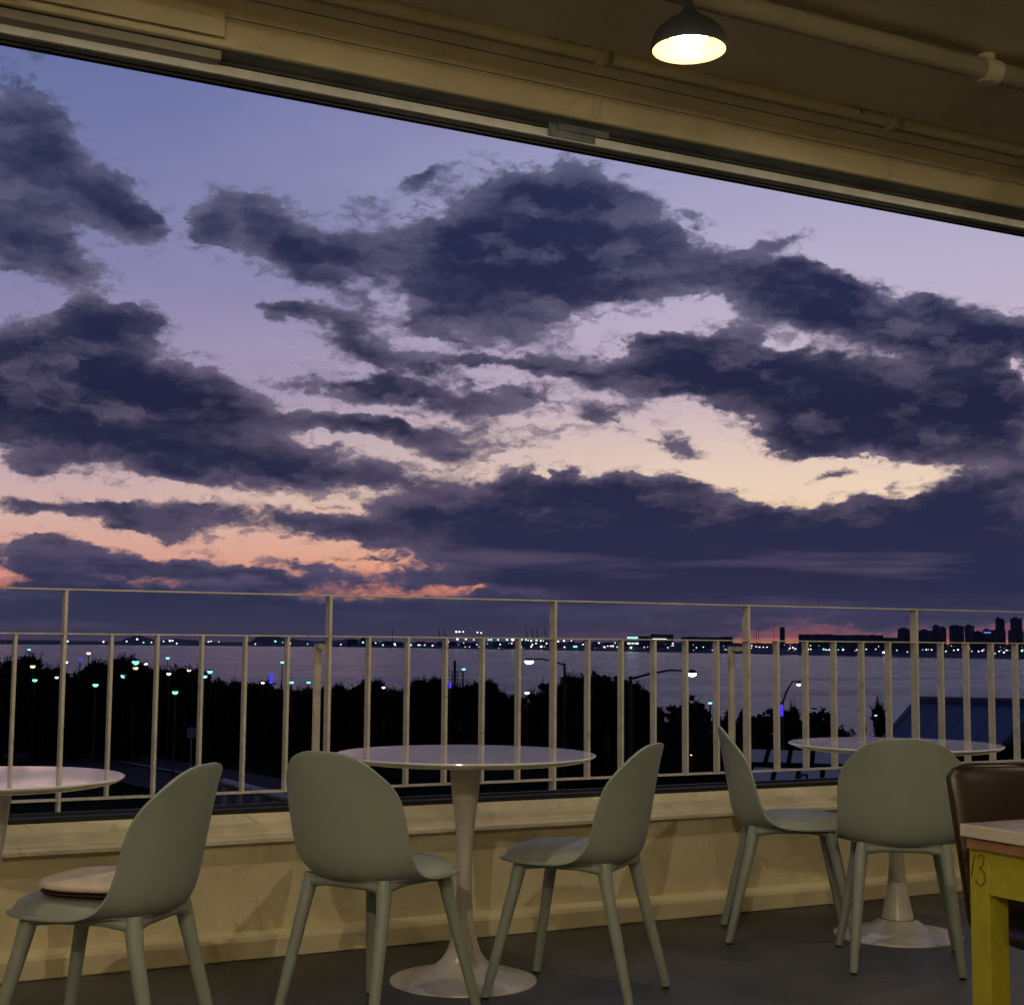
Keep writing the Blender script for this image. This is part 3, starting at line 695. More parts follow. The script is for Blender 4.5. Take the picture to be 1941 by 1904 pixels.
# road, path and kerb on the left
def strip(name, cl, wd, z, m):
    bm = bmesh.new(); L = []
    pts = [Vector((x, y, 0)) for x, y in cl]; pts = catmull(pts, 6)
    for i, p in enumerate(pts):
        d = (pts[min(i+1, len(pts)-1)]-pts[max(i-1, 0)]).normalized(); n_ = Vector((-d.y, d.x, 0))
        L.append((bm.verts.new(p+n_*wd/2+Vector((0,0,z))), bm.verts.new(p-n_*wd/2+Vector((0,0,z)))))
    for (a, b_), (c, d) in zip(L, L[1:]): bm.faces.new((a, b_, d, c))
    mb = MB(); mb.bm.free(); mb.bm = bm; return mb.build(name, m)
gp = lambda x, y: tuple(onz(x, y, ZG))[:2]
cl = [gp(-260,1395), gp(-60,1408), gp(100,1425), gp(260,1452), gp(420,1482), gp(560,1515), gp(700,1600)]
ZR = ZG+.42
gp2 = lambda x, y: tuple(onz(x, y, ZR))[:2]
cl = [gp2(-260,1398), gp2(-60,1412), gp2(100,1428), gp2(260,1455), gp2(420,1486), gp2(560,1522), gp2(700,1600)]
tag(strip('road', cl, 9.5, ZR, M['asphalt']), kind='structure')
k = strip('kerb', [(a+.0, b_+5.0) for a, b_ in cl], .45, ZR+.10, M['path']); tag(k, kind='structure')

# trees ----------------------------------------------------------
def leaf_cloud(seed, n, hgt, rad, spiky, low=.06, lf=1.):
    r_ = random.Random(seed); bm = bmesh.new()
    lobes = []
    nl = 17 if spiky else 12
    for i in range(nl):
        zf = low+(1-low)*(i+.5)/nl*.92; wv = sin(pi*min(1, (zf*.85+.16)))**.8
        a = r_.uniform(0, 2*pi); q = rad*wv*r_.uniform(.25,1.0)
        lobes.append((Vector((q*cos(a), q*sin(a), zf*hgt)), rad*r_.uniform(.22,.5)*(1.1-.5*zf)))
    lobes.append((Vector((0,0,hgt*.88)), rad*.28))
    for c, lr in lobes:
        for _ in range(n//nl):
            d = Vector((r_.gauss(0,1), r_.gauss(0,1), r_.gauss(0,.75))).normalized()
            p = c+d*lr*r_.uniform(.35,1.05)
            if spiky:
                for _k in range(7):
                    t_ = Vector((r_.gauss(0,.55), r_.gauss(0,.55), r_.uniform(.1,1.2))).normalized()*r_.uniform(.30,.62)
                    s_ = t_.cross(Vector((r_.gauss(0,1), r_.gauss(0,1), r_.gauss(0,1)))).normalized()*.055
                    bm.faces.new([bm.verts.new(q) for q in (p-s_, p+s_, p+t_+s_*.4, p+t_-s_*.4)])
            else:
                for _k in range(5):
                    pp_ = p+Vector((r_.gauss(0,.14), r_.gauss(0,.14), r_.gauss(0,.14)))
                    t_ = Vector((r_.gauss(0,1), r_.gauss(0,1), r_.gauss(-.3,.7))).normalized()*r_.uniform(.22,.42)*lf
                    s_ = t_.cross(Vector((r_.gauss(0,1), r_.gauss(0,1), r_.gauss(0,1)))).normalized()*r_.uniform(.08,.15)*lf
                    bm.faces.new([bm.verts.new(q) for q in (pp_, pp_+t_*.5+s_, pp_+t_, pp_+t_*.5-s_)])
    if spiky:
        for c, lr in lobes:
            if c.z < hgt*.45: continue
            for _ in range(3):
                p = c+Vector((r_.gauss(0,.55)*lr, r_.gauss(0,.55)*lr, lr*r_.uniform(.6,1.0))); ax = Vector((r_.gauss(0,.25), r_.gauss(0,.25), 1)).normalized(); L_ = r_.uniform(.55,1.1)
                for k in range(26):
                    b0 = p+ax*L_*k/26; d = (ax*.5+Vector((r_.gauss(0,1), r_.gauss(0,1), 0)).normalized()).normalized()*r_.uniform(.11,.19)
                    s_ = d.cross(ax).normalized()*.03; bm.faces.new([bm.verts.new(q) for q in (b0-s_, b0+s_, b0+d)])
                q0_ = ax.orthogonal().normalized()*.02; bm.faces.new([bm.verts.new(q) for q in (p-q0_, p+q0_, p+ax*L_)])
    mb = MB(); mb.bm.free(); mb.bm = bm; return mb, lobes
def make_tree(seed, spiky, hgt, rad, n=520, lf=1.):
    o = empty('pine_tree' if spiky else 'broadleaf_tree', (0,0,-500))
    mb, lobes = leaf_cloud(seed, n, hgt, rad, spiky, lf=lf)
    me = mb.build('crown', M['leaf1' if spiky else 'leaf2'], o)
    tr = MB().tube([(0,0,-.4),(.05,.03,hgt*.3),(-.04,.02,hgt*.6),(0,0,hgt*.9)], [.16,.13,.09,.03], 8)
    for c, lr in lobes[::2]:
        b0 = Vector((0,0,max(.3, c.z-.5*Vector((c.x,c.y,0)).length))); tr.tube([b0, b0.lerp(c, .5)+Vector((0,0,.1)), c], [.06,.04,.02], 5)
    tr.build('trunk', M['bark'], o)
    return o
pines = [make_tree(11+i, True, 6.0, 2.0) for i in range(3)]
broads = [make_tree(31+i, False, 6.0, 2.2) for i in range(3)]
opens = [make_tree(51+i, False, 6.0, 2.1, 170, 1.5) for i in range(3)]
# treetop line read off the photo: (x, y of top)
SIL = [(-80,1250),(20,1246),(60,1250),(110,1262),(135,1285),(165,1250),(190,1248),(235,1246),(270,1262),(300,1272),(345,1262),(370,1262),(400,1290),(440,1295),(480,1290),(530,1296),(560,1297),(600,1300),(640,1290),(680,1292),
       (700,1290),(760,1300),(800,1288),(850,1294),(895,1286),(930,1296),(960,1315),(990,1322),(1020,1310),(1050,1285),(1080,1282),(1110,1276),(1160,1280),(1200,1300),(1235,1310),(1262,1336),(1310,1344),(1350,1352),
       (1400,1350),(1440,1348),(1480,1346),(1520,1356),(1550,1364),(1590,1372),(1620,1384),(1665,1380),(1700,1385),(1800,1390),(2000,1390)]
def top_at(x):
    for (a, ya), (b_, yb) in zip(SIL, SIL[1:]):
        if x <= b_: return ya+(yb-ya)*max(0, (x-a)/(b_-a))
    return SIL[-1][1]
used = set()
def put_tree(kind, x, ytop, dist, lab, wsc=1., grp='dark trees between the balcony and the sea'):
    src = kind[rnd.randrange(3)]
    p = atd(x, ytop, dist); hh = p.z-ZG
    if id(src) in used: c = copy_tree(src)
    else: used.add(id(src)); c = src
    c.location = (p.x, p.y, ZG); s = hh/6.05
    c.scale = (s*wsc, s*wsc, s); c.rotation_euler = (0, 0, rnd.uniform(0, 6.28))
    tag(c, lab, 'tree', grp); return c
for row, (dist, dy, step) in enumerate(((156,2,25),(138,4,28),(120,16,34))):
    x = -70+row*9
    while x < 1990:
        yt_ = top_at(x)+dy+rnd.uniform(-9, 16)+(0 if row == 0 else rnd.uniform(0, 10))
        if x > 1640 and row == 2: x += step; continue
        spk = (rnd.random() < .8) if 180 < x < 1000 else (rnd.random() < .45)
        put_tree(pines if spk else broads, x, yt_, dist+rnd.uniform(-9, 9),
                 'dark spiky pine tree in the belt of trees before the sea' if spk else 'dark leafy tree in the belt of trees before the sea',
                 rnd.uniform(1.0,1.35))
        x += step*rnd.uniform(.75, 1.2)
# nearer, larger shapes that stand out
for x, y, d, kd, lab, ws in ((1150,1276,96,broads,'tall broad tree between the two arm street lamps',1.15),(1105,1284,98,broads,'leafy tree left of the arm street lamp pole by the sea',1.0),
        (1215,1312,92,pines,'pine tree just right of the thick street lamp pole',.8),
        (1308,1322,78,opens,'open leafy tree below the bright right street lamp',.9),(1440,1350,82,opens,'leafy tree behind the side-on chair back',.8),(1548,1340,80,opens,'leafy tree left of the blue roof, round crown',.85),
        (1585,1375,84,opens,'small leafy tree right of the round crowned one',.7),(1668,1336,74,pines,'spiky pine tree at the left corner of the blue roof',.45),(1500,1338,86,pines,'slim pine beside the small curved street lamp',.6),
        (350,1262,118,broads,'leafy tree rising above the belt on the left',.9),(30,1252,125,broads,'bulky dark tree at the far left',1.3),(235,1250,130,broads,'bulky dark tree behind the bright green lights',1.2)):
    put_tree(kd, x, y, d, lab, ws)
for s in pines+broads+opens:
    if id(s) not in used:
        for ch in list(s.children): bpy.data.objects.remove(ch)
        bpy.data.objects.remove(s)

# street lamps ---------------------------------------------------
def globe(mb, c, r_, fl=.75):
    n, k = 12, 8
    mb.lathe([(0 if j in (0, k) else r_*sin(pi*j/k), -r_*fl*cos(pi*j/k)) for j in range(k+1)], n, c); return mb
def small_lamp(x, y, dist, col, rpx, lab, ground=None):
    p = atd(x, y, dist); r_ = rpx/2800*dist
    o = empty('street_lamp', (p.x, p.y, ZG)); h = p.z-ZG
    MB().tube([(0,0,-.3),(0,0,h-r_*.5)], [.07,.045], 6).build('pole', M['pole'], o)
    MB().lathe([(.05,h+r_*.55),(r_*.6,h+r_*.75),(r_*1.15,h+r_*.30),(r_*1.15,h+r_*.22),(0,h+r_*.22)], 12).build('lamp_head', M['pole'], o)
    g_ = MB(); globe(g_, (0,0,h-r_*.1), r_, .72); g_.build('bulb', G[col], o, smooth='all')
    tag(o, lab, 'street lamp', 'street lamps among the trees'); return o
SL = [(55,1230,190,'c',3.2,'highest cyan lamp at the far left above the trees'),(62,1262,120,'y',4.6,'yellowish lamp at the far left'),(66,1288,110,'g',4.4,'green lamp at the far left below the yellowish one'),
 (125,1254,150,'w',3.8,'white lamp beside the first railing post'),(107,1283,115,'w',3.6,'small white lamp left of the first railing post'),(168,1237,150,'w',3.8,'tall white lamp on a slim pole above the left trees'),
 (181,1297,100,'g',5.2,'lone green lamp low between the first balusters'),(257,1254,130,'g',6.8,'largest green lamp on the left'),(257,1265,118,'y',4.8,'yellow green lamp right under the largest green one'),
 (276,1257,150,'w',3.8,'white lamp just right of the largest green lamp'),(235,1280,115,'c',5.8,'pale cyan lamp left of the third baluster'),(320,1276,112,'w',4.2,'white lamp under the leafy tree on the left'),
 (318,1246,165,'c',3.8,'small cyan lamp above the leafy tree on the left'),(332,1311,92,'g',5.4,'lowest green lamp on the left'),(358,1269,122,'w',3.8,'white lamp before the fifth baluster, upper'),
 (398,1272,118,'g',5.0,'green white lamp right of the fifth baluster'),(388,1281,112,'c',4.8,'pale lamp half behind the fifth baluster'),(535,1254,140,'c',3.8,'cyan lamp on a tall pole above the water'),
 (498,1293,118,'w',3.4,'white lamp left of the blue light column'),(553,1292,118,'c',4.2,'white lamp right of the blue light column'),(585,1292,125,'g',3.8,'pale green lamp near the second railing post'),
 (727,1302,115,'w',3.4,'white lamp in the treetops behind the middle table'),(879,1267,150,'c',3.6,'cyan lamp beside the scaffold mast'),(999,1312,105,'W',4.2,'round white lamp low in the gap of the trees'),
 (1346,1331,80,'c',3.8,'pale cyan lamp right of the bright arm lamp'),(1660,1355,66,'c',2.6,'tiny cyan lamp by the blue roof'),(1310,1430,70,'w',1.7,'tiny white light low in the dark trees'),
 (1544,1443,70,'w',2.4,'tiny white light above the pale panels'),(1569,1475,66,'W',4.6,'bright white light in front of the pale panels')]
for a in SL: small_lamp(*a)
def arm_lamp(xp, yp, dist, xl, yl, rpole, lab, rl=5.5, curve=.25):
    p = atd(xp, yp, dist); q = atd(xl, yl, dist)
    o = empty('arm_street_lamp', (p.x, p.y, ZG)); h = p.z-ZG; d = q-p
    MB().tube([(0,0,-.3),(0,0,h*.5),(0,0,h)], [rpole*1.1,rpole,rpole*.9], 12).build('pole', M['pole'], o)
    MB().tube([(0,0,h-.12),(d.x*.3,d.y*.3,h-.12+(d.z+.25)*.6),(d.x*.65,d.y*.65,h+(d.z+.15)),(d.x*.97,d.y*.97,h+d.z+.12)], [.05,.045,.04,.035], 8).build('arm', M['pole'], o)
    r_ = rl/2800*dist
    MB().lathe([(0,.13),(r_*.5,.12),(r_*1.0,.06),(r_*1.12,.0),(r_*1.05,-.02),(0,-.02)], 20, (d.x,d.y,h+d.z+.06)).build('lamp_head', M['pole'], o, smooth=True)
    g_ = MB(); globe(g_, (d.x,d.y,h+d.z), r_*.98, .62); g_.build('bulb', G['W'], o, smooth='all')
    return tag(o, lab, 'street lamp', 'arm street lamps by the road')
arm_lamp(1070,1256,86, 1003,1253, .075, 'street lamp with arm pointing left, lit, before the sea', 9.0)
arm_lamp(1195,1281,60, 1312,1277, .085, 'street lamp with a long arm pointing right, lit, before the sea', 8.5)
arm_lamp(1482,1330,72, 1514,1297, .08, 'small street lamp with short curved arm near the blue roof', 4.0)
arm_lamp(1500,1500,40, 1530,1478, .06, 'low street lamp with a short arm under the railing', 1.8)
# blue light columns
for x, y, hpx, d, lab in ((514,1285,20,118,'tall blue light column above the trees'),(297,1272,12,116,'short blue light beside the third baluster'),(853,1298,11,112,'blue light at the scaffold mast foot'),(1482,1346,22,71,'blue light column under the curved street lamp'),(152,1250,6,140,'faint blue light at the far left')):
    p = atd(x, y, d); hh = hpx/2800*d; r_ = 2.6/2800*d
    o = empty('blue_light_column', (p.x, p.y, ZG)); z = p.z-ZG
    MB().tube([(0,0,-.2),(0,0,z-hh/2)], .05, 6).build('pole', M['pole'], o)
    MB().tube([(0,0,z-hh/2),(0,0,z-hh*.4),(0,0,z+hh*.4),(0,0,z+hh/2)], [r_*.5,r_,r_,r_*.5], 10).build('light_tube', G['b'], o)
    tag(o, lab, 'light column', 'blue light columns')
# scaffold mast
p = atd(862, 1290, 150); o = empty('lattice_mast', (p.x, p.y, ZG)); px = 150/2800
z0 = p.z-ZG; m1 = MB().tube([(0,0,-.3),(0,0,z0+38*px)], .14, 6)
m1.build('mast', M['pole'], o)
lt = MB(); ax = Vector((rt0.x, rt0.y, 0))
for s in (-15, -5, 5, 15):
    q = ax*s*px; lt.tube([(q.x,q.y,z0-22*px),(q.x*.9,q.y*.9,z0+18*px)], .05, 4)
for kk in range(6):
    q = ax*16*px; zz = z0-20*px+kk*7.5*px; lt.tube([(-q.x,-q.y,zz),(q.x,q.y,zz)], .045, 4)
lt.build('lattice', M['pole'], o); tag(o, 'dark lattice scaffold mast rising over the trees', 'mast')
# plain posts, sign and bits at the left
for x, yt_, yb, lab in ((163,1300,1420,'slim grey post at the road edge, leftmost'),(305,1330,1420,'slim grey post behind the fourth baluster'),(365,1318,1372,'slim grey post above the small sign'),(425,1345,1380,'short pale post left of the green chair')):
    p = onz(x, yb, ZG+.1); dd = sqrt(p.x**2+p.y**2); q = atd(x, yt_, dd)
    o = MB().tube([(0,0,0),(0,0,q.z-p.z)], .07, 8).build('road_post', M['polelit']); o.location = p
    tag(o, lab, 'post', 'posts along the road')
p = atd(363, 1388, 100); o = empty('road_sign', (p.x, p.y, ZG)); z = p.z-ZG
MB().tube([(0,0,-.2),(0,0,z+.4)], .05, 8).build('post', M['polelit'], o); MB().box(-.3,.3,-.07,-.05,z-.32,z+.32, Matrix.Rotation(-R(8),4,'Z')).build('sign_board', M['path'], o)
tag(o, 'small pale sign board on a post by the road', 'sign')
# mesh fence at far left
fo = empty('mesh_fence', (0,0,0)); tag(fo, 'dark mesh fence panels behind the left table', 'fence')
fa, fbp = onz(-90, 1462, ZG), onz(160, 1500, ZG)
zt_ = onz(20, 1400, ZG).z
dd = (fbp-fa)
fa = atd(-90, 1470, 70); fbp = atd(235, 1476, 62); fa.z = fbp.z = 0
for i in range(9):
    q = fa.lerp(fbp, i/8); MB().box(q.x-.06,q.x+.06,q.y-.06,q.y+.06, ZG, -5.05+.0*i).build('fence_post', M['mesh'], fo)
mm = MB()
for i in range(0, 97):
    q = fa.lerp(fbp, i/96); mm.box(q.x-.006,q.x+.006,q.y-.006,q.y+.006, ZG+.1, -5.2)
n_ = (fbp-fa).normalized()
for z in (ZG+.1, ZG+1.0, ZG+2.0, -5.2): mm.tube([fa+Vector((0,0,z)), fbp+Vector((0,0,z))], .025, 4)
mm.build('wire_panel', M['mesh'], fo)
# guard rail at lower left
ga, gb = atd(425, 1482, 26), atd(560, 1517, 22)
o = MB().tube([ga, gb], .07, 10).build('guard_rail', M['polelit'], smooth=True)
pst = MB()
for k in range(5):
    q = ga.lerp(gb, k/4); pst.tube([(q.x,q.y,ZG),(q.x,q.y,q.z)], .05, 8)
pst.build('post', M['polelit'], o); tag(o, 'pale round guard rail seen between the two left chairs', 'guard rail')
# a neighbouring low terrace roof there
q = [onz(400,1490,ZG+2.6), onz(700,1490,ZG+2.6), onz(700,1600,ZG+2.6), onz(400,1600,ZG+2.6)]
# blue roofed hall on the right
def hall():
    o = empty('blue_roof_hall', (0,0,0)); tag(o, 'hall with a dark blue metal roof beside the sea on the right', 'building')
    Cc = atd(1672,1404,62.); Lv = Vector((sin(R(141.5)), cos(R(141.5)), 0)); Nv = Vector((-Lv.y, Lv.x, 0)); Nv = Nv if Nv.dot(Vector((fwd.x, fwd.y, 0))) > 0 else -Nv
    A = atd(1738,1330,71.); hh = A.z-Cc.z; Nw = 9.2; A = Cc+Nv*Nw+Vector((0,0,hh)); Ln = 26.
    B = A+Lv*Ln; Dd = Cc+Lv*Ln; A3 = Cc+Nv*2*Nw; B3 = Dd+Nv*2*Nw
    th = Vector((0,0,.18))
    def slab(name, quad, m, par):
        bm = bmesh.new(); v = [bm.verts.new(q) for q in quad]; v2 = [bm.verts.new(q-th) for q in quad]
        bm.faces.new(v); bm.faces.new(v2[::-1])
        for i in range(4): bm.faces.new((v[i], v[(i+1)%4], v2[(i+1)%4], v2[i]))
        mb = MB(); mb.bm.free(); mb.bm = bm; return mb.build(name, m, par)
    rf = slab('roof', (A, B, Dd, Cc), M['roofblue'], o); slab('rear_roof', (A+th*.03, B+th*.03, B3, A3), M['roofblue'], o)
    MB().tube([A+Vector((0,0,.10)), B+Vector((0,0,.10))], .17, 6).build('ridge_cap', M['glasspanel'], rf)
    MB().tube([A+Vector((0,0,.05)), Cc+Vector((0,0,.05))], .09, 6).build('verge_trim', M['farroof'], rf)
    sm_ = MB()
    for k in range(1, 22):
        a_ = A.lerp(B, k/22); c_ = Cc.lerp(Dd, k/22); sm_.tube([a_+Vector((0,0,.02)), c_+Vector((0,0,.02))], .03, 4)
    sm_.build('roof_seam', M['roofblue'], rf)
    low = lambda p: Vector((p.x, p.y, ZG))
    bm = bmesh.new(); C2 = Cc+Nv*.5+Lv*.3-th; D2 = Dd+Nv*.5-th; A2 = A+Lv*.3-th*1.5; A4 = A3-Nv*.5+Lv*.3-th
    bm.faces.new([bm.verts.new(q) for q in (C2, D2, low(D2), low(C2))])
    bm.faces.new([bm.verts.new(q) for q in (C2, A2, A4, low(A4), low(C2))])
    mb = MB(); mb.bm.free(); mb.bm = bm; w_ = mb.build('wall', M['darkwall'], o)
    so = w_.modifiers.new('thick', 'SOLIDIFY'); so.thickness = .2
    # small gabled annex at the right edge
    g0 = atd(1905,1410,40); g1 = atd(1962,1352,41); g2 = atd(2040,1410,40)
    bm = bmesh.new(); back = Vector((g0.x, g0.y, 0)).normalized()*5+rt0*.4
    f0 = [bm.verts.new(q) for q in (low(g0), g0, g1, g2, low(g2))]; f1 = [bm.verts.new(q+back) for q in (low(g0), g0, g1, g2, low(g2))]
    bm.faces.new(f0); bm.faces.new(f1[::-1])
    for i in range(5): bm.faces.new((f0[i], f0[(i+1)%5], f1[(i+1)%5], f1[i]))
    mb = MB(); mb.bm.free(); mb.bm = bm
    an = mb.build('gabled_annex', M['darkwall']); tag(an, 'dark gabled annex with a small window at the right edge', 'building')
    MB().tube([g0, g1, g2], .10, 6).build('verge_trim', M['far'], an)
    wd_ = g0.lerp(g2, .28); MB().box(wd_.x-.2, wd_.x+.5, wd_.y-.12, wd_.y-.05, wd_.z+.05, wd_.z+.45).build('window', M['farroof'], an)
hall()
# low building with pale panels and slate canopy, lower right
lb = empty('low_pavilion', (0,0,0)); tag(lb, 'low pavilion with rows of pale panels and a rounded slate canopy', 'building')
a0, a1 = atd(1392,1496,60), atd(1800,1488,60)
dirv = (a1-a0); dirv.z = 0; L_ = dirv.length; dirv.normalize(); nrm = Vector((-dirv.y, dirv.x, 0)); rz = atan2(dirv.y, dirv.x)
TM = Matrix.Translation((a0.x, a0.y, 0)) @ Matrix.Rotation(rz, 4, 'Z')
pxm = 60/2800.; zc = a0.z
def tilt(y0, z0): return TM @ Matrix.Translation((0, y0, z0)) @ Matrix.Rotation(R(5.2), 4, 'X')
MB().box(-.2, L_, 1.0, 8.6, ZG, zc+.16, TM).build('wall', M['darkwall'], lb)
for r_, (y0, z0) in enumerate(((1.0, zc+.24), (4.9, zc+.72))):
    MB().box(-.1, L_, -.05, 3.5, -.10, -.012, tilt(y0, z0)).build('roof_frame', M['darkwall'], lb)
    x = .55 if r_ == 0 else .1
    while x < L_-1:
        MB().box(x, x+.78, 0, 3.3, -.01, .02, tilt(y0, z0)).build('glazed_panel', M['glasspanel'], lb); x += .98
bm = bmesh.new(); ring = []
cn = [(-.5,-.2),(-.9,-.6),(-.95,-1.1),(-.7,-1.7),(-.1,-2.3),(1,-2.7),(L_,-2.7),(L_,.85),(.0,.85),(-.3,.4)]
cn = [(v.x, v.y) for v in catmull([(a, b_, 0) for a, b_ in cn+cn[:1]], 4)][:-1]
t0 = [bm.verts.new(TM @ Vector((a, b_, zc+.17))) for a, b_ in cn]; t1 = [bm.verts.new(TM @ Vector((a, b_, zc-.15))) for a, b_ in cn]
bm.faces.new(t0); bm.faces.new(t1[::-1])
for i in range(len(cn)): bm.faces.new((t0[i], t0[(i+1)%len(cn)], t1[(i+1)%len(cn)], t1[i]))
mb = MB(); mb.bm.free(); mb.bm = bm; mb.build('canopy', M['canopy'], lb)
MB().box(.3, L_-.3, -1.9, .8, ZG, zc-.16, TM).build('lower_storey', M['darkwall'], lb)

# ---------------------------------------------------------------- far shore
SH = [(-260,1218.5),(0,1220.5),(320,1223),(639,1225.5),(970,1230.5),(1305,1236.5),(1620,1243),(1941,1249),(2300,1256)]
shp = [onz(x, y, ZS) for x, y in SH]
def shore_at(x):
    for (a, _), (b_, _), pa, pb_ in zip(SH, SH[1:], shp, shp[1:]):
        if x <= b_: return pa.lerp(pb_, (x-a)/(b_-a))
    return shp[-1]
# land: bank with an uneven wooded top whose height follows the photo
LANDTOP = [(-260,1216),(0,1213),(100,1213),(170,1217),(225,1217.5),(240,1208),(262,1203),(280,1208),(300,1214),(330,1210),(360,1212),(400,1218),(470,1218),(490,1206),(512,1203),(540,1209),(580,1213),(600,1215),(640,1213),(668,1210),(700,1217),(800,1217),(1000,1216),(1200,1217),(1400,1218),(1600,1219),(1941,1221),(2300,1224)]
def lt_at(x):
    for (a, ya), (b_, yb) in zip(LANDTOP, LANDTOP[1:]):
        if x <= b_: t = (x-a)/(b_-a); t = t*t*(3-2*t); return ya+(yb-ya)*t
    return LANDTOP[-1][1]
bm = bmesh.new(); prev = None; rr = random.Random(3)
x = -260
while x <= 2300:
    s = shore_at(x); dist = sqrt(s.x**2+s.y**2)
    d1 = dist*1.06; tp_ = atd(x, lt_at(x)+rr.uniform(-.5,.5), d1)
    lo_ = ZS-.5
    cols = [Vector((s.x, s.y, lo_)), Vector((s.x*1.002, s.y*1.002, ZS+2)), Vector((s.x*1.03, s.y*1.03, max(ZS+3, ZS+(tp_.z-ZS)*.55))), tp_, Vector((tp_.x*1.25, tp_.y*1.25, max(ZS+2, tp_.z*.3))), Vector((tp_.x*1.6, tp_.y*1.6, ZS-1))]
    cur = [bm.verts.new(q) for q in cols]
    if prev:
        for i in range(len(cur)-1): bm.faces.new((prev[i], cur[i], cur[i+1], prev[i+1]))
    prev = cur; x += 5
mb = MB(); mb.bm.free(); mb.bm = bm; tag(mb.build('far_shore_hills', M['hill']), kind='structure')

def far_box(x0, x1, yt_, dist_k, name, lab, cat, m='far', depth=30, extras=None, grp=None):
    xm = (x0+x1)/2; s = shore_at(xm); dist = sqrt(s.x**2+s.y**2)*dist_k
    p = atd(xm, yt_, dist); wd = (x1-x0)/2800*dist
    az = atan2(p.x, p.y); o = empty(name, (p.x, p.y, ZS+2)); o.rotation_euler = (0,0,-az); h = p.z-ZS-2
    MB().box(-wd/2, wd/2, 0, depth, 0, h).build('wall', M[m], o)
    tag(o, lab, cat, grp); u = dist/2800
    if extras: extras(o, wd, h, u)
    return o
def roofbits(n, sd):
    def f(o, wd, h, u):
        r_ = random.Random(sd); 
        for i in range(max(1, n//2)):
            a = r_.uniform(-wd/2, wd*.35); MB().box(a, min(wd/2, a+wd*r_.uniform(.05,.25)), 2, 16, h+.01+.01*i, h+u*r_.uniform(.4,1.3)).build('roof_unit', M['far'], o)
    return f
def lit(rows, sd, dens_=.3, col='w', sz=.8):
    def f(o, wd, h, u):
        r_ = random.Random(sd)
        for _ in range(rows):
            a = r_.uniform(-wd/2+u, wd/2-u); z = r_.uniform(h*.25, h*.92)
            MB().box(a-u*sz*.6, a+u*sz*.6, -.5, -.02, z-u*sz*.35, z+u*sz*.35).build('lit_window', WARM, o)
    return f
WARM = glow('lit_window_glow', (.55,.6,.75,1), .12)
def both(*fs):
    def f(*a):
        for q in fs: q(*a)
    return f
# long terminal with lit signs
def sign(o, wd, h, u):
    MB().box(-wd*.48, -wd*.02, -1.2, -.1, h-u*4.2, h-u*1.6).build('lit_sign', G['c'], o)
    MB().box(-wd*.48, -wd*.02, -1.2, -.1, h-u*6.8, h-u*5.2).build('lit_sign', G['w'], o)
    for k in range(3): MB().box(-wd*.46+k*wd*.17, -wd*.34+k*wd*.17, -1.2, -.1, h-u*15, h-u*12.6).build('lit_sign', G['c' if k == 1 else 'w'], o)
far_box(1188,1232,1205,1.01,'office_block','low block with cyan lit sign across the water','building', extras=sign)
far_box(1233,1276,1202,1.015,'office_block','low block with a lit canopy right of the cyan sign','building', extras=both(roofbits(4,2), lambda o,wd,h,u: MB().box(-wd*.4, wd*.2, -1.2, -.1, h-u*9.4, h-u*8).build('lit_strip', G['w'], o)))
far_box(1292,1388,1207,1.02,'terminal_building','long low terminal with uneven roof across the water','building', extras=roofbits(9,4), depth=60)
far_box(1478,1487.5,1189,1.02,'high_rise_tower','lone slim dark tower beside the tower crane','building', extras=lambda o,wd,h,u: MB().box(-wd/2+.2, wd/2-.2, 1, 12, h+.01, h+u*1.2).build('roof_unit', M['far'], o), depth=14)
far_box(1515,1582,1202,1.02,'long_hall','long dark hall, left half, across the water','building', extras=roofbits(6,6), depth=60, grp='dark halls on the far shore')
far_box(1583,1672,1203,1.025,'long_hall','long dark hall, right half, across the water','building', extras=roofbits(8,9), depth=60, grp='dark halls on the far shore')
far_box(1673,1702,1208,1.02,'long_hall','lower stepped hall beside the apartment blocks','building', extras=roofbits(5,8), depth=60, grp='dark halls on the far shore')
APT = [(1702,1728,1190,1.02,'square dark block at the left of the towers'),(1741,1768,1193,1.03,'dark block just right of the fourth railing post'),(1768,1782,1184,1.02,'taller stepped tower with lit gaps, first'),(1783,1793,1187,1.02,'narrow tower attached to the first stepped tower'),
       (1800,1826,1185,1.02,'free standing twin roofed tower before the orange gap'),(1829,1846,1184,1.02,'tower right of the orange gap'),(1847,1862,1196,1.03,'lower tower with white roof light'),(1863,1880,1192,1.03,'flat tower with a blue lit strip'),
       (1882,1905,1193,1.02,'broad tower with pale roof below the tall pair'),(1887,1899,1170,1.06,'tallest tower, left one of the pair'),(1899,1904,1173,1.07,'slim shaft beside the left tall tower'),(1912,1938,1193,1.02,'broad tower with pale roof at the right edge'),(1916,1936,1170,1.06,'tallest tower, right one of the pair'),(1942,1975,1196,1.02,'tower just outside the right edge')]
for i, (a, b_, y, k, lab) in enumerate(APT):
    def ex(o, wd, h, u, i=i):
        MB().box(-wd*.3, wd*.12, 2, 10, h+.01, h+u*2.4).build('roof_unit', M['far'], o)
        if i in (6,8,11,4): MB().box(-wd*.45, wd*.35, -.6, 1.5, h+.01, h+u*.9).build('roof_light', M['farroof'], o)
        if i == 7: MB().box(-wd*.35, wd*.35, -1, -.1, h-u*5.2, h-u*4).build('lit_strip', glow('blue_sign', (.25,.35,1,1), 1.2), o)
        lit(4, i)(o, wd, h, u)
    far_box(a, b_, y+1.5, k, 'apartment_tower', lab, 'apartment tower', depth=18, extras=ex, grp='apartment towers on the far shore')
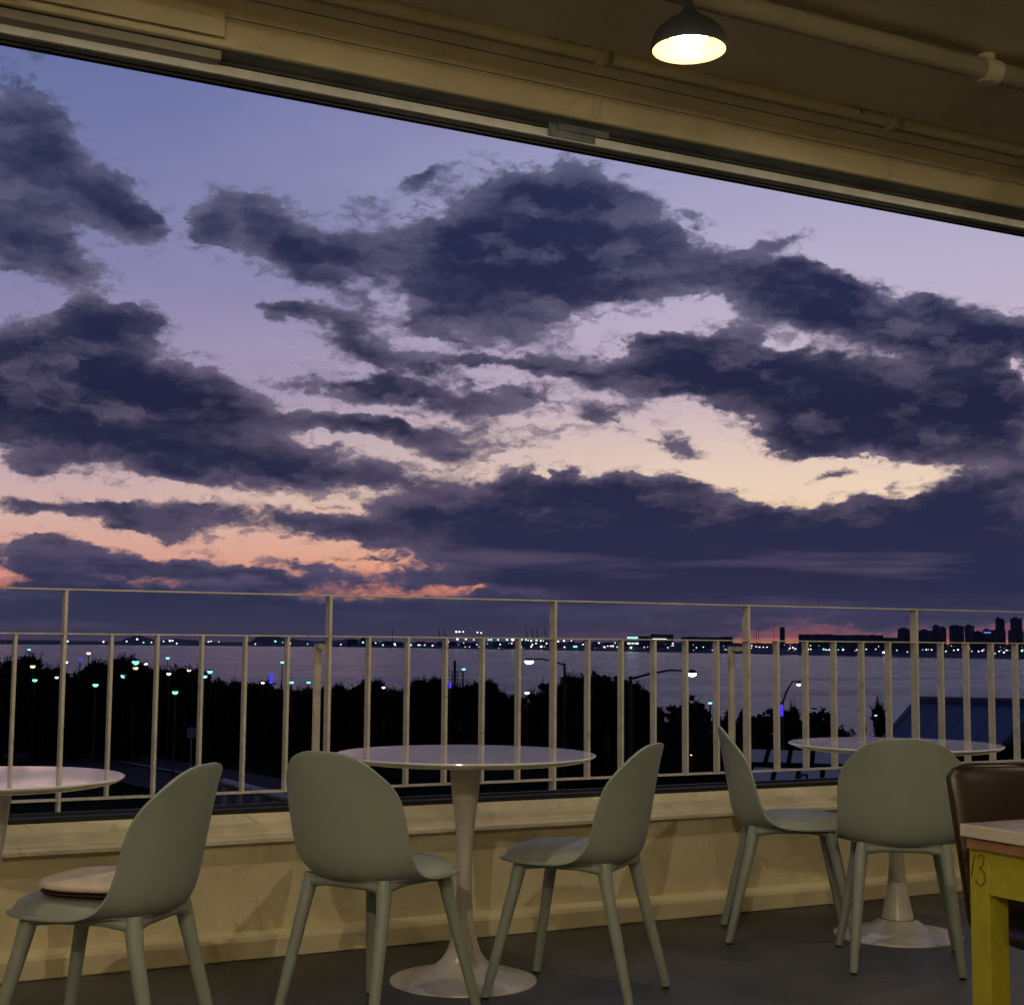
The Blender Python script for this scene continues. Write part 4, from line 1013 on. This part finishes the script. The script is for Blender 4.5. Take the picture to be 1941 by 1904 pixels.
# extra low sheds along the port
for i in range(26):
    x0_ = 660+i*21+rr.uniform(-4,4); w__ = rr.uniform(9,22)
    far_box(x0_, x0_+w__, lt_at(x0_)-rr.uniform(-1,4), 1.01, 'port_shed', 'dark low port shed on the far shore', 'shed', depth=25, extras=roofbits(2, i), grp='port sheds on the far shore')
# cranes
def crane(x, yb, yt_, lab, lean=-3, k=1.02):
    s = shore_at(x); dist = sqrt(s.x**2+s.y**2)*k; u = dist/2800
    p = atd(x, yb, dist); o = empty('gantry_crane', (p.x, p.y, ZS+2)); o.rotation_euler = (0,0,-atan2(p.x,p.y)); z = p.z-ZS-2; hh = (yb-yt_)*u
    m_ = MB()
    for sx in (-2.2, 2.2): m_.tube([(sx*u,0,0),(sx*u,0,z+2*u)], u*.5, 4)
    m_.tube([(-3*u,0,z),(3*u,0,z)], u*.5, 4); m_.build('portal_frame', M['pole'], o)
    MB().tube([(0,0,z),(lean*u,0,z+hh)], [u*.95,u*.55], 4).build('boom', M['pole'], o)
    MB().tube([(2*u,0,z),(1*u,0,z+hh*.35),(lean*u*.5,0,z+hh*.6)], u*.3, 4).build('stay', M['pole'], o)
    tag(o, lab, 'crane', 'gantry cranes with raised booms')
for x, yt_, lab in ((832,1189,'first gantry crane, left pair in the port'),(842,1189,'second gantry crane, left pair in the port'),(997,1186,'tall gantry crane, leftmost of the group of three'),(1008,1187,'gantry crane, middle of the group of three'),(1017,1188,'gantry crane, right of the group of three'),(1033,1189,'gantry crane, left of the pair beside the railing post'),(1042,1189,'gantry crane, right of the pair beside the railing post')):
    crane(x+2, 1209, yt_, lab)
def tower_crane(x, yb, yt_, jl, jr, lab):
    s = shore_at(x); dist = sqrt(s.x**2+s.y**2)*1.02; u = dist/2800
    p = atd(x, yb, dist); o = empty('tower_crane', (p.x, p.y, ZS+2)); o.rotation_euler = (0,0,-atan2(p.x,p.y)); z = p.z-ZS-2; hh = (yb-yt_)*u
    MB().tube([(0,0,0),(0,0,z+hh)], u*.45, 4).build('mast', M['pole'], o)
    MB().tube([(-jl*u,0,z+hh*.86),(jr*u,0,z+hh*.9)], u*.35, 4).tube([(-jl*u*.7,0,z+hh*.86),(0,0,z+hh*1.02),(jr*u*.6,0,z+hh*.9)], u*.15, 4).build('jib', M['pole'], o)
    tag(o, lab, 'crane', 'tower cranes on the far shore')
tower_crane(1467,1210,1186,6,9,'tower crane beside the lone slim tower')
tower_crane(1438,1210,1190,3,7,'smaller tower crane left of the lone tower')
for x, y, lab in ((1429,1197,'slim chimney left of the smaller tower crane'),(1434,1193,'slim stack between chimney and tower crane'),(744,1192,'thin mast on the far shore at the left'),(667,1206,'thin short mast over the left hills')):
    s = shore_at(x); dist = sqrt(s.x**2+s.y**2)*1.02; u = dist/2800; p = atd(x, y, dist)
    o = MB().tube([(0,0,0),(0,0,p.z-ZS-2)], [u*.7,u*.5], 6).build('chimney', M['pole']); o.location = (p.x,p.y,ZS+2); tag(o, lab, 'chimney', 'chimneys and masts on the far shore')
# harbour lamps
hl = {}
def hlamp(x, y, col, r_px, k=.999):
    s = shore_at(x); dist = sqrt(s.x**2+s.y**2)*k; u = dist/2800; p = atd(x, y, dist)
    if col not in hl:
        o = empty('harbour_lamp', (0,0,0)); MB().tube([(0,0,-1),(0,0,-.4)], .12, 5).build('pole', M['pole'], o)
        g_ = MB(); globe(g_, (0,0,0), 1, .8); g_.build('bulb', G[col], o); hl[col] = o
    else: o = copy_tree(hl[col])
    o.location = p; o.scale = (r_px*u,)*3
    names = {'w':'white','g':'green','c':'cyan','y':'yellow','r':'red','W':'bright white','b':'blue'}
    tag(o, 'small %s harbour lamp on the far shore' % names[col], 'harbour lamp', 'harbour lamps on the far shore')
HL = [(128,1215,'w',2.2),(196,1216,'w',2.4),(240,1215,'w',1.8),(260,1211,'w',2),(272,1217,'c',2),(287,1217,'w',1.4),(310,1215,'w',1.6),(322,1214,'w',2.6),(327,1214,'w',2),(335,1219,'w',1.6),(395,1216,'w',1.8),(400,1215,'w',1.6),(415,1216,'w',1.2),
 (484,1220,'w',1.4),(522,1215,'c',2.4),(536,1217,'c',1.4),(550,1219,'w',2),(583,1220,'c',1.4),(646,1221,'w',1.4),(688,1217,'g',2.2),(712,1218,'w',1.6),(726,1222,'c',2),(748,1220,'w',2),(749,1222,'w',1.8),(779,1222,'g',2),(793,1222,'w',1.8),(796,1222,'w',1.6),(805,1222,'g',1.8),(820,1223,'w',2),
 (867,1211,'w',2.4),(883,1211,'y',2.4),(898,1212,'g',2.2),(926,1212,'c',2.4),(931,1212,'c',2.2),(944,1212,'c',2.4),(961,1212,'c',2.4),(972,1212,'W',2.8),(970,1219,'y',1.6),(989,1212,'c',2.4),(997,1212,'g',2.2),(1001,1213,'y',1.6),(1007,1214,'w',1.8),(1017,1213,'c',2.4),(1025,1214,'w',1.8),(1030,1214,'w',1.3),(1036,1219,'w',1.6),
 (865,1197,'w',2),(871,1197,'w',2),(878,1197,'w',2),(905,1198,'w',2),(912,1199,'w',2),
 (850,1216,'w',1.4),(879,1218,'w',1.2),(904,1221,'w',1.4),(948,1221,'w',1.4),(987,1225,'w',1.8),(1007,1225,'w',2),(1009,1221,'w',1.4),(1016,1219,'w',1.6),(1026,1225,'w',2.2),(1058,1215,'w',1.8),(1069,1214,'w',1.8),(1083,1214,'w',1.5),(1070,1226,'w',1.8),(1088,1225,'g',2),(1092,1225,'c',2.2),(1105,1221,'w',1.8),(1109,1220,'w',1.6),(1135,1218,'w',1.4),
 (1166,1218,'g',1.8),(1146,1226,'w',2),(1152,1224,'w',1.4),(1158,1224,'w',1.6),(1162,1224,'w',1.6),(1170,1226,'w',1.4),(1196,1227,'W',1.9),(1275,1219,'w',1.5),(1276,1223,'w',1.2),(1266,1227,'w',1.2),(1300,1226,'w',1.2),(1320,1227,'w',1.2),(1333,1226,'w',1.2),(1352,1224,'w',1.4),
 (1425,1223,'w',1.2),(1433,1225,'w',1.2),(1440,1226,'w',1.4),(1447,1226,'w',1.4),(1454,1226,'w',1.2),(1497,1228,'w',1.5),(1503,1227,'w',1.5),(1508,1229,'w',1.6),(1518,1230,'w',1.4),(1526,1229,'r',2),(1532,1230,'w',1.8),(1537,1230,'w',1.6),
 (1561,1230,'g',2),(1565,1231,'g',1.6),(1572,1231,'w',1.6),(1580,1231,'w',1.4),(1589,1231,'g',2.1),(1598,1231,'w',1.8),(1624,1231,'w',1.2),(1634,1234,'w',1),(1642,1230,'w',1.2),(1660,1230,'w',1.2),(1675,1236,'W',2.1),(1675,1248,'w',1.1),(1700,1232,'w',1.2),(1720,1235,'w',1.2),(1756,1231,'w',1.6),(1766,1231,'w',1.4),(1778,1239,'W',2.2),(1738,1233,'w',1.6),
 (1784,1232,'w',1.5),(1793,1234,'w',1.5),(1808,1232,'w',1.5),(1816,1231,'w',1.7),(1826,1233,'w',1.7),(1842,1234,'w',1.2),(1855,1234,'w',1.6),(1862,1233,'w',1.6),(1876,1236,'w',1.5),(1886,1238,'w',1.3),(1894,1234,'w',1.5),(1903,1236,'w',1.5),(1908,1232,'c',2.2),(1925,1233,'w',1.5),(1937,1233,'c',2.4),(1939,1231,'r',1.6)]
for x, y, c_, r_ in HL: hlamp(x, y, c_, r_*(.72+.3*rr.random()))
for i in range(70):
    x_ = rr.uniform(840, 1941); hlamp(x_, lt_at(x_)+rr.uniform(3,15), rr.choice('wwwyyc'), rr.uniform(.45,.85))
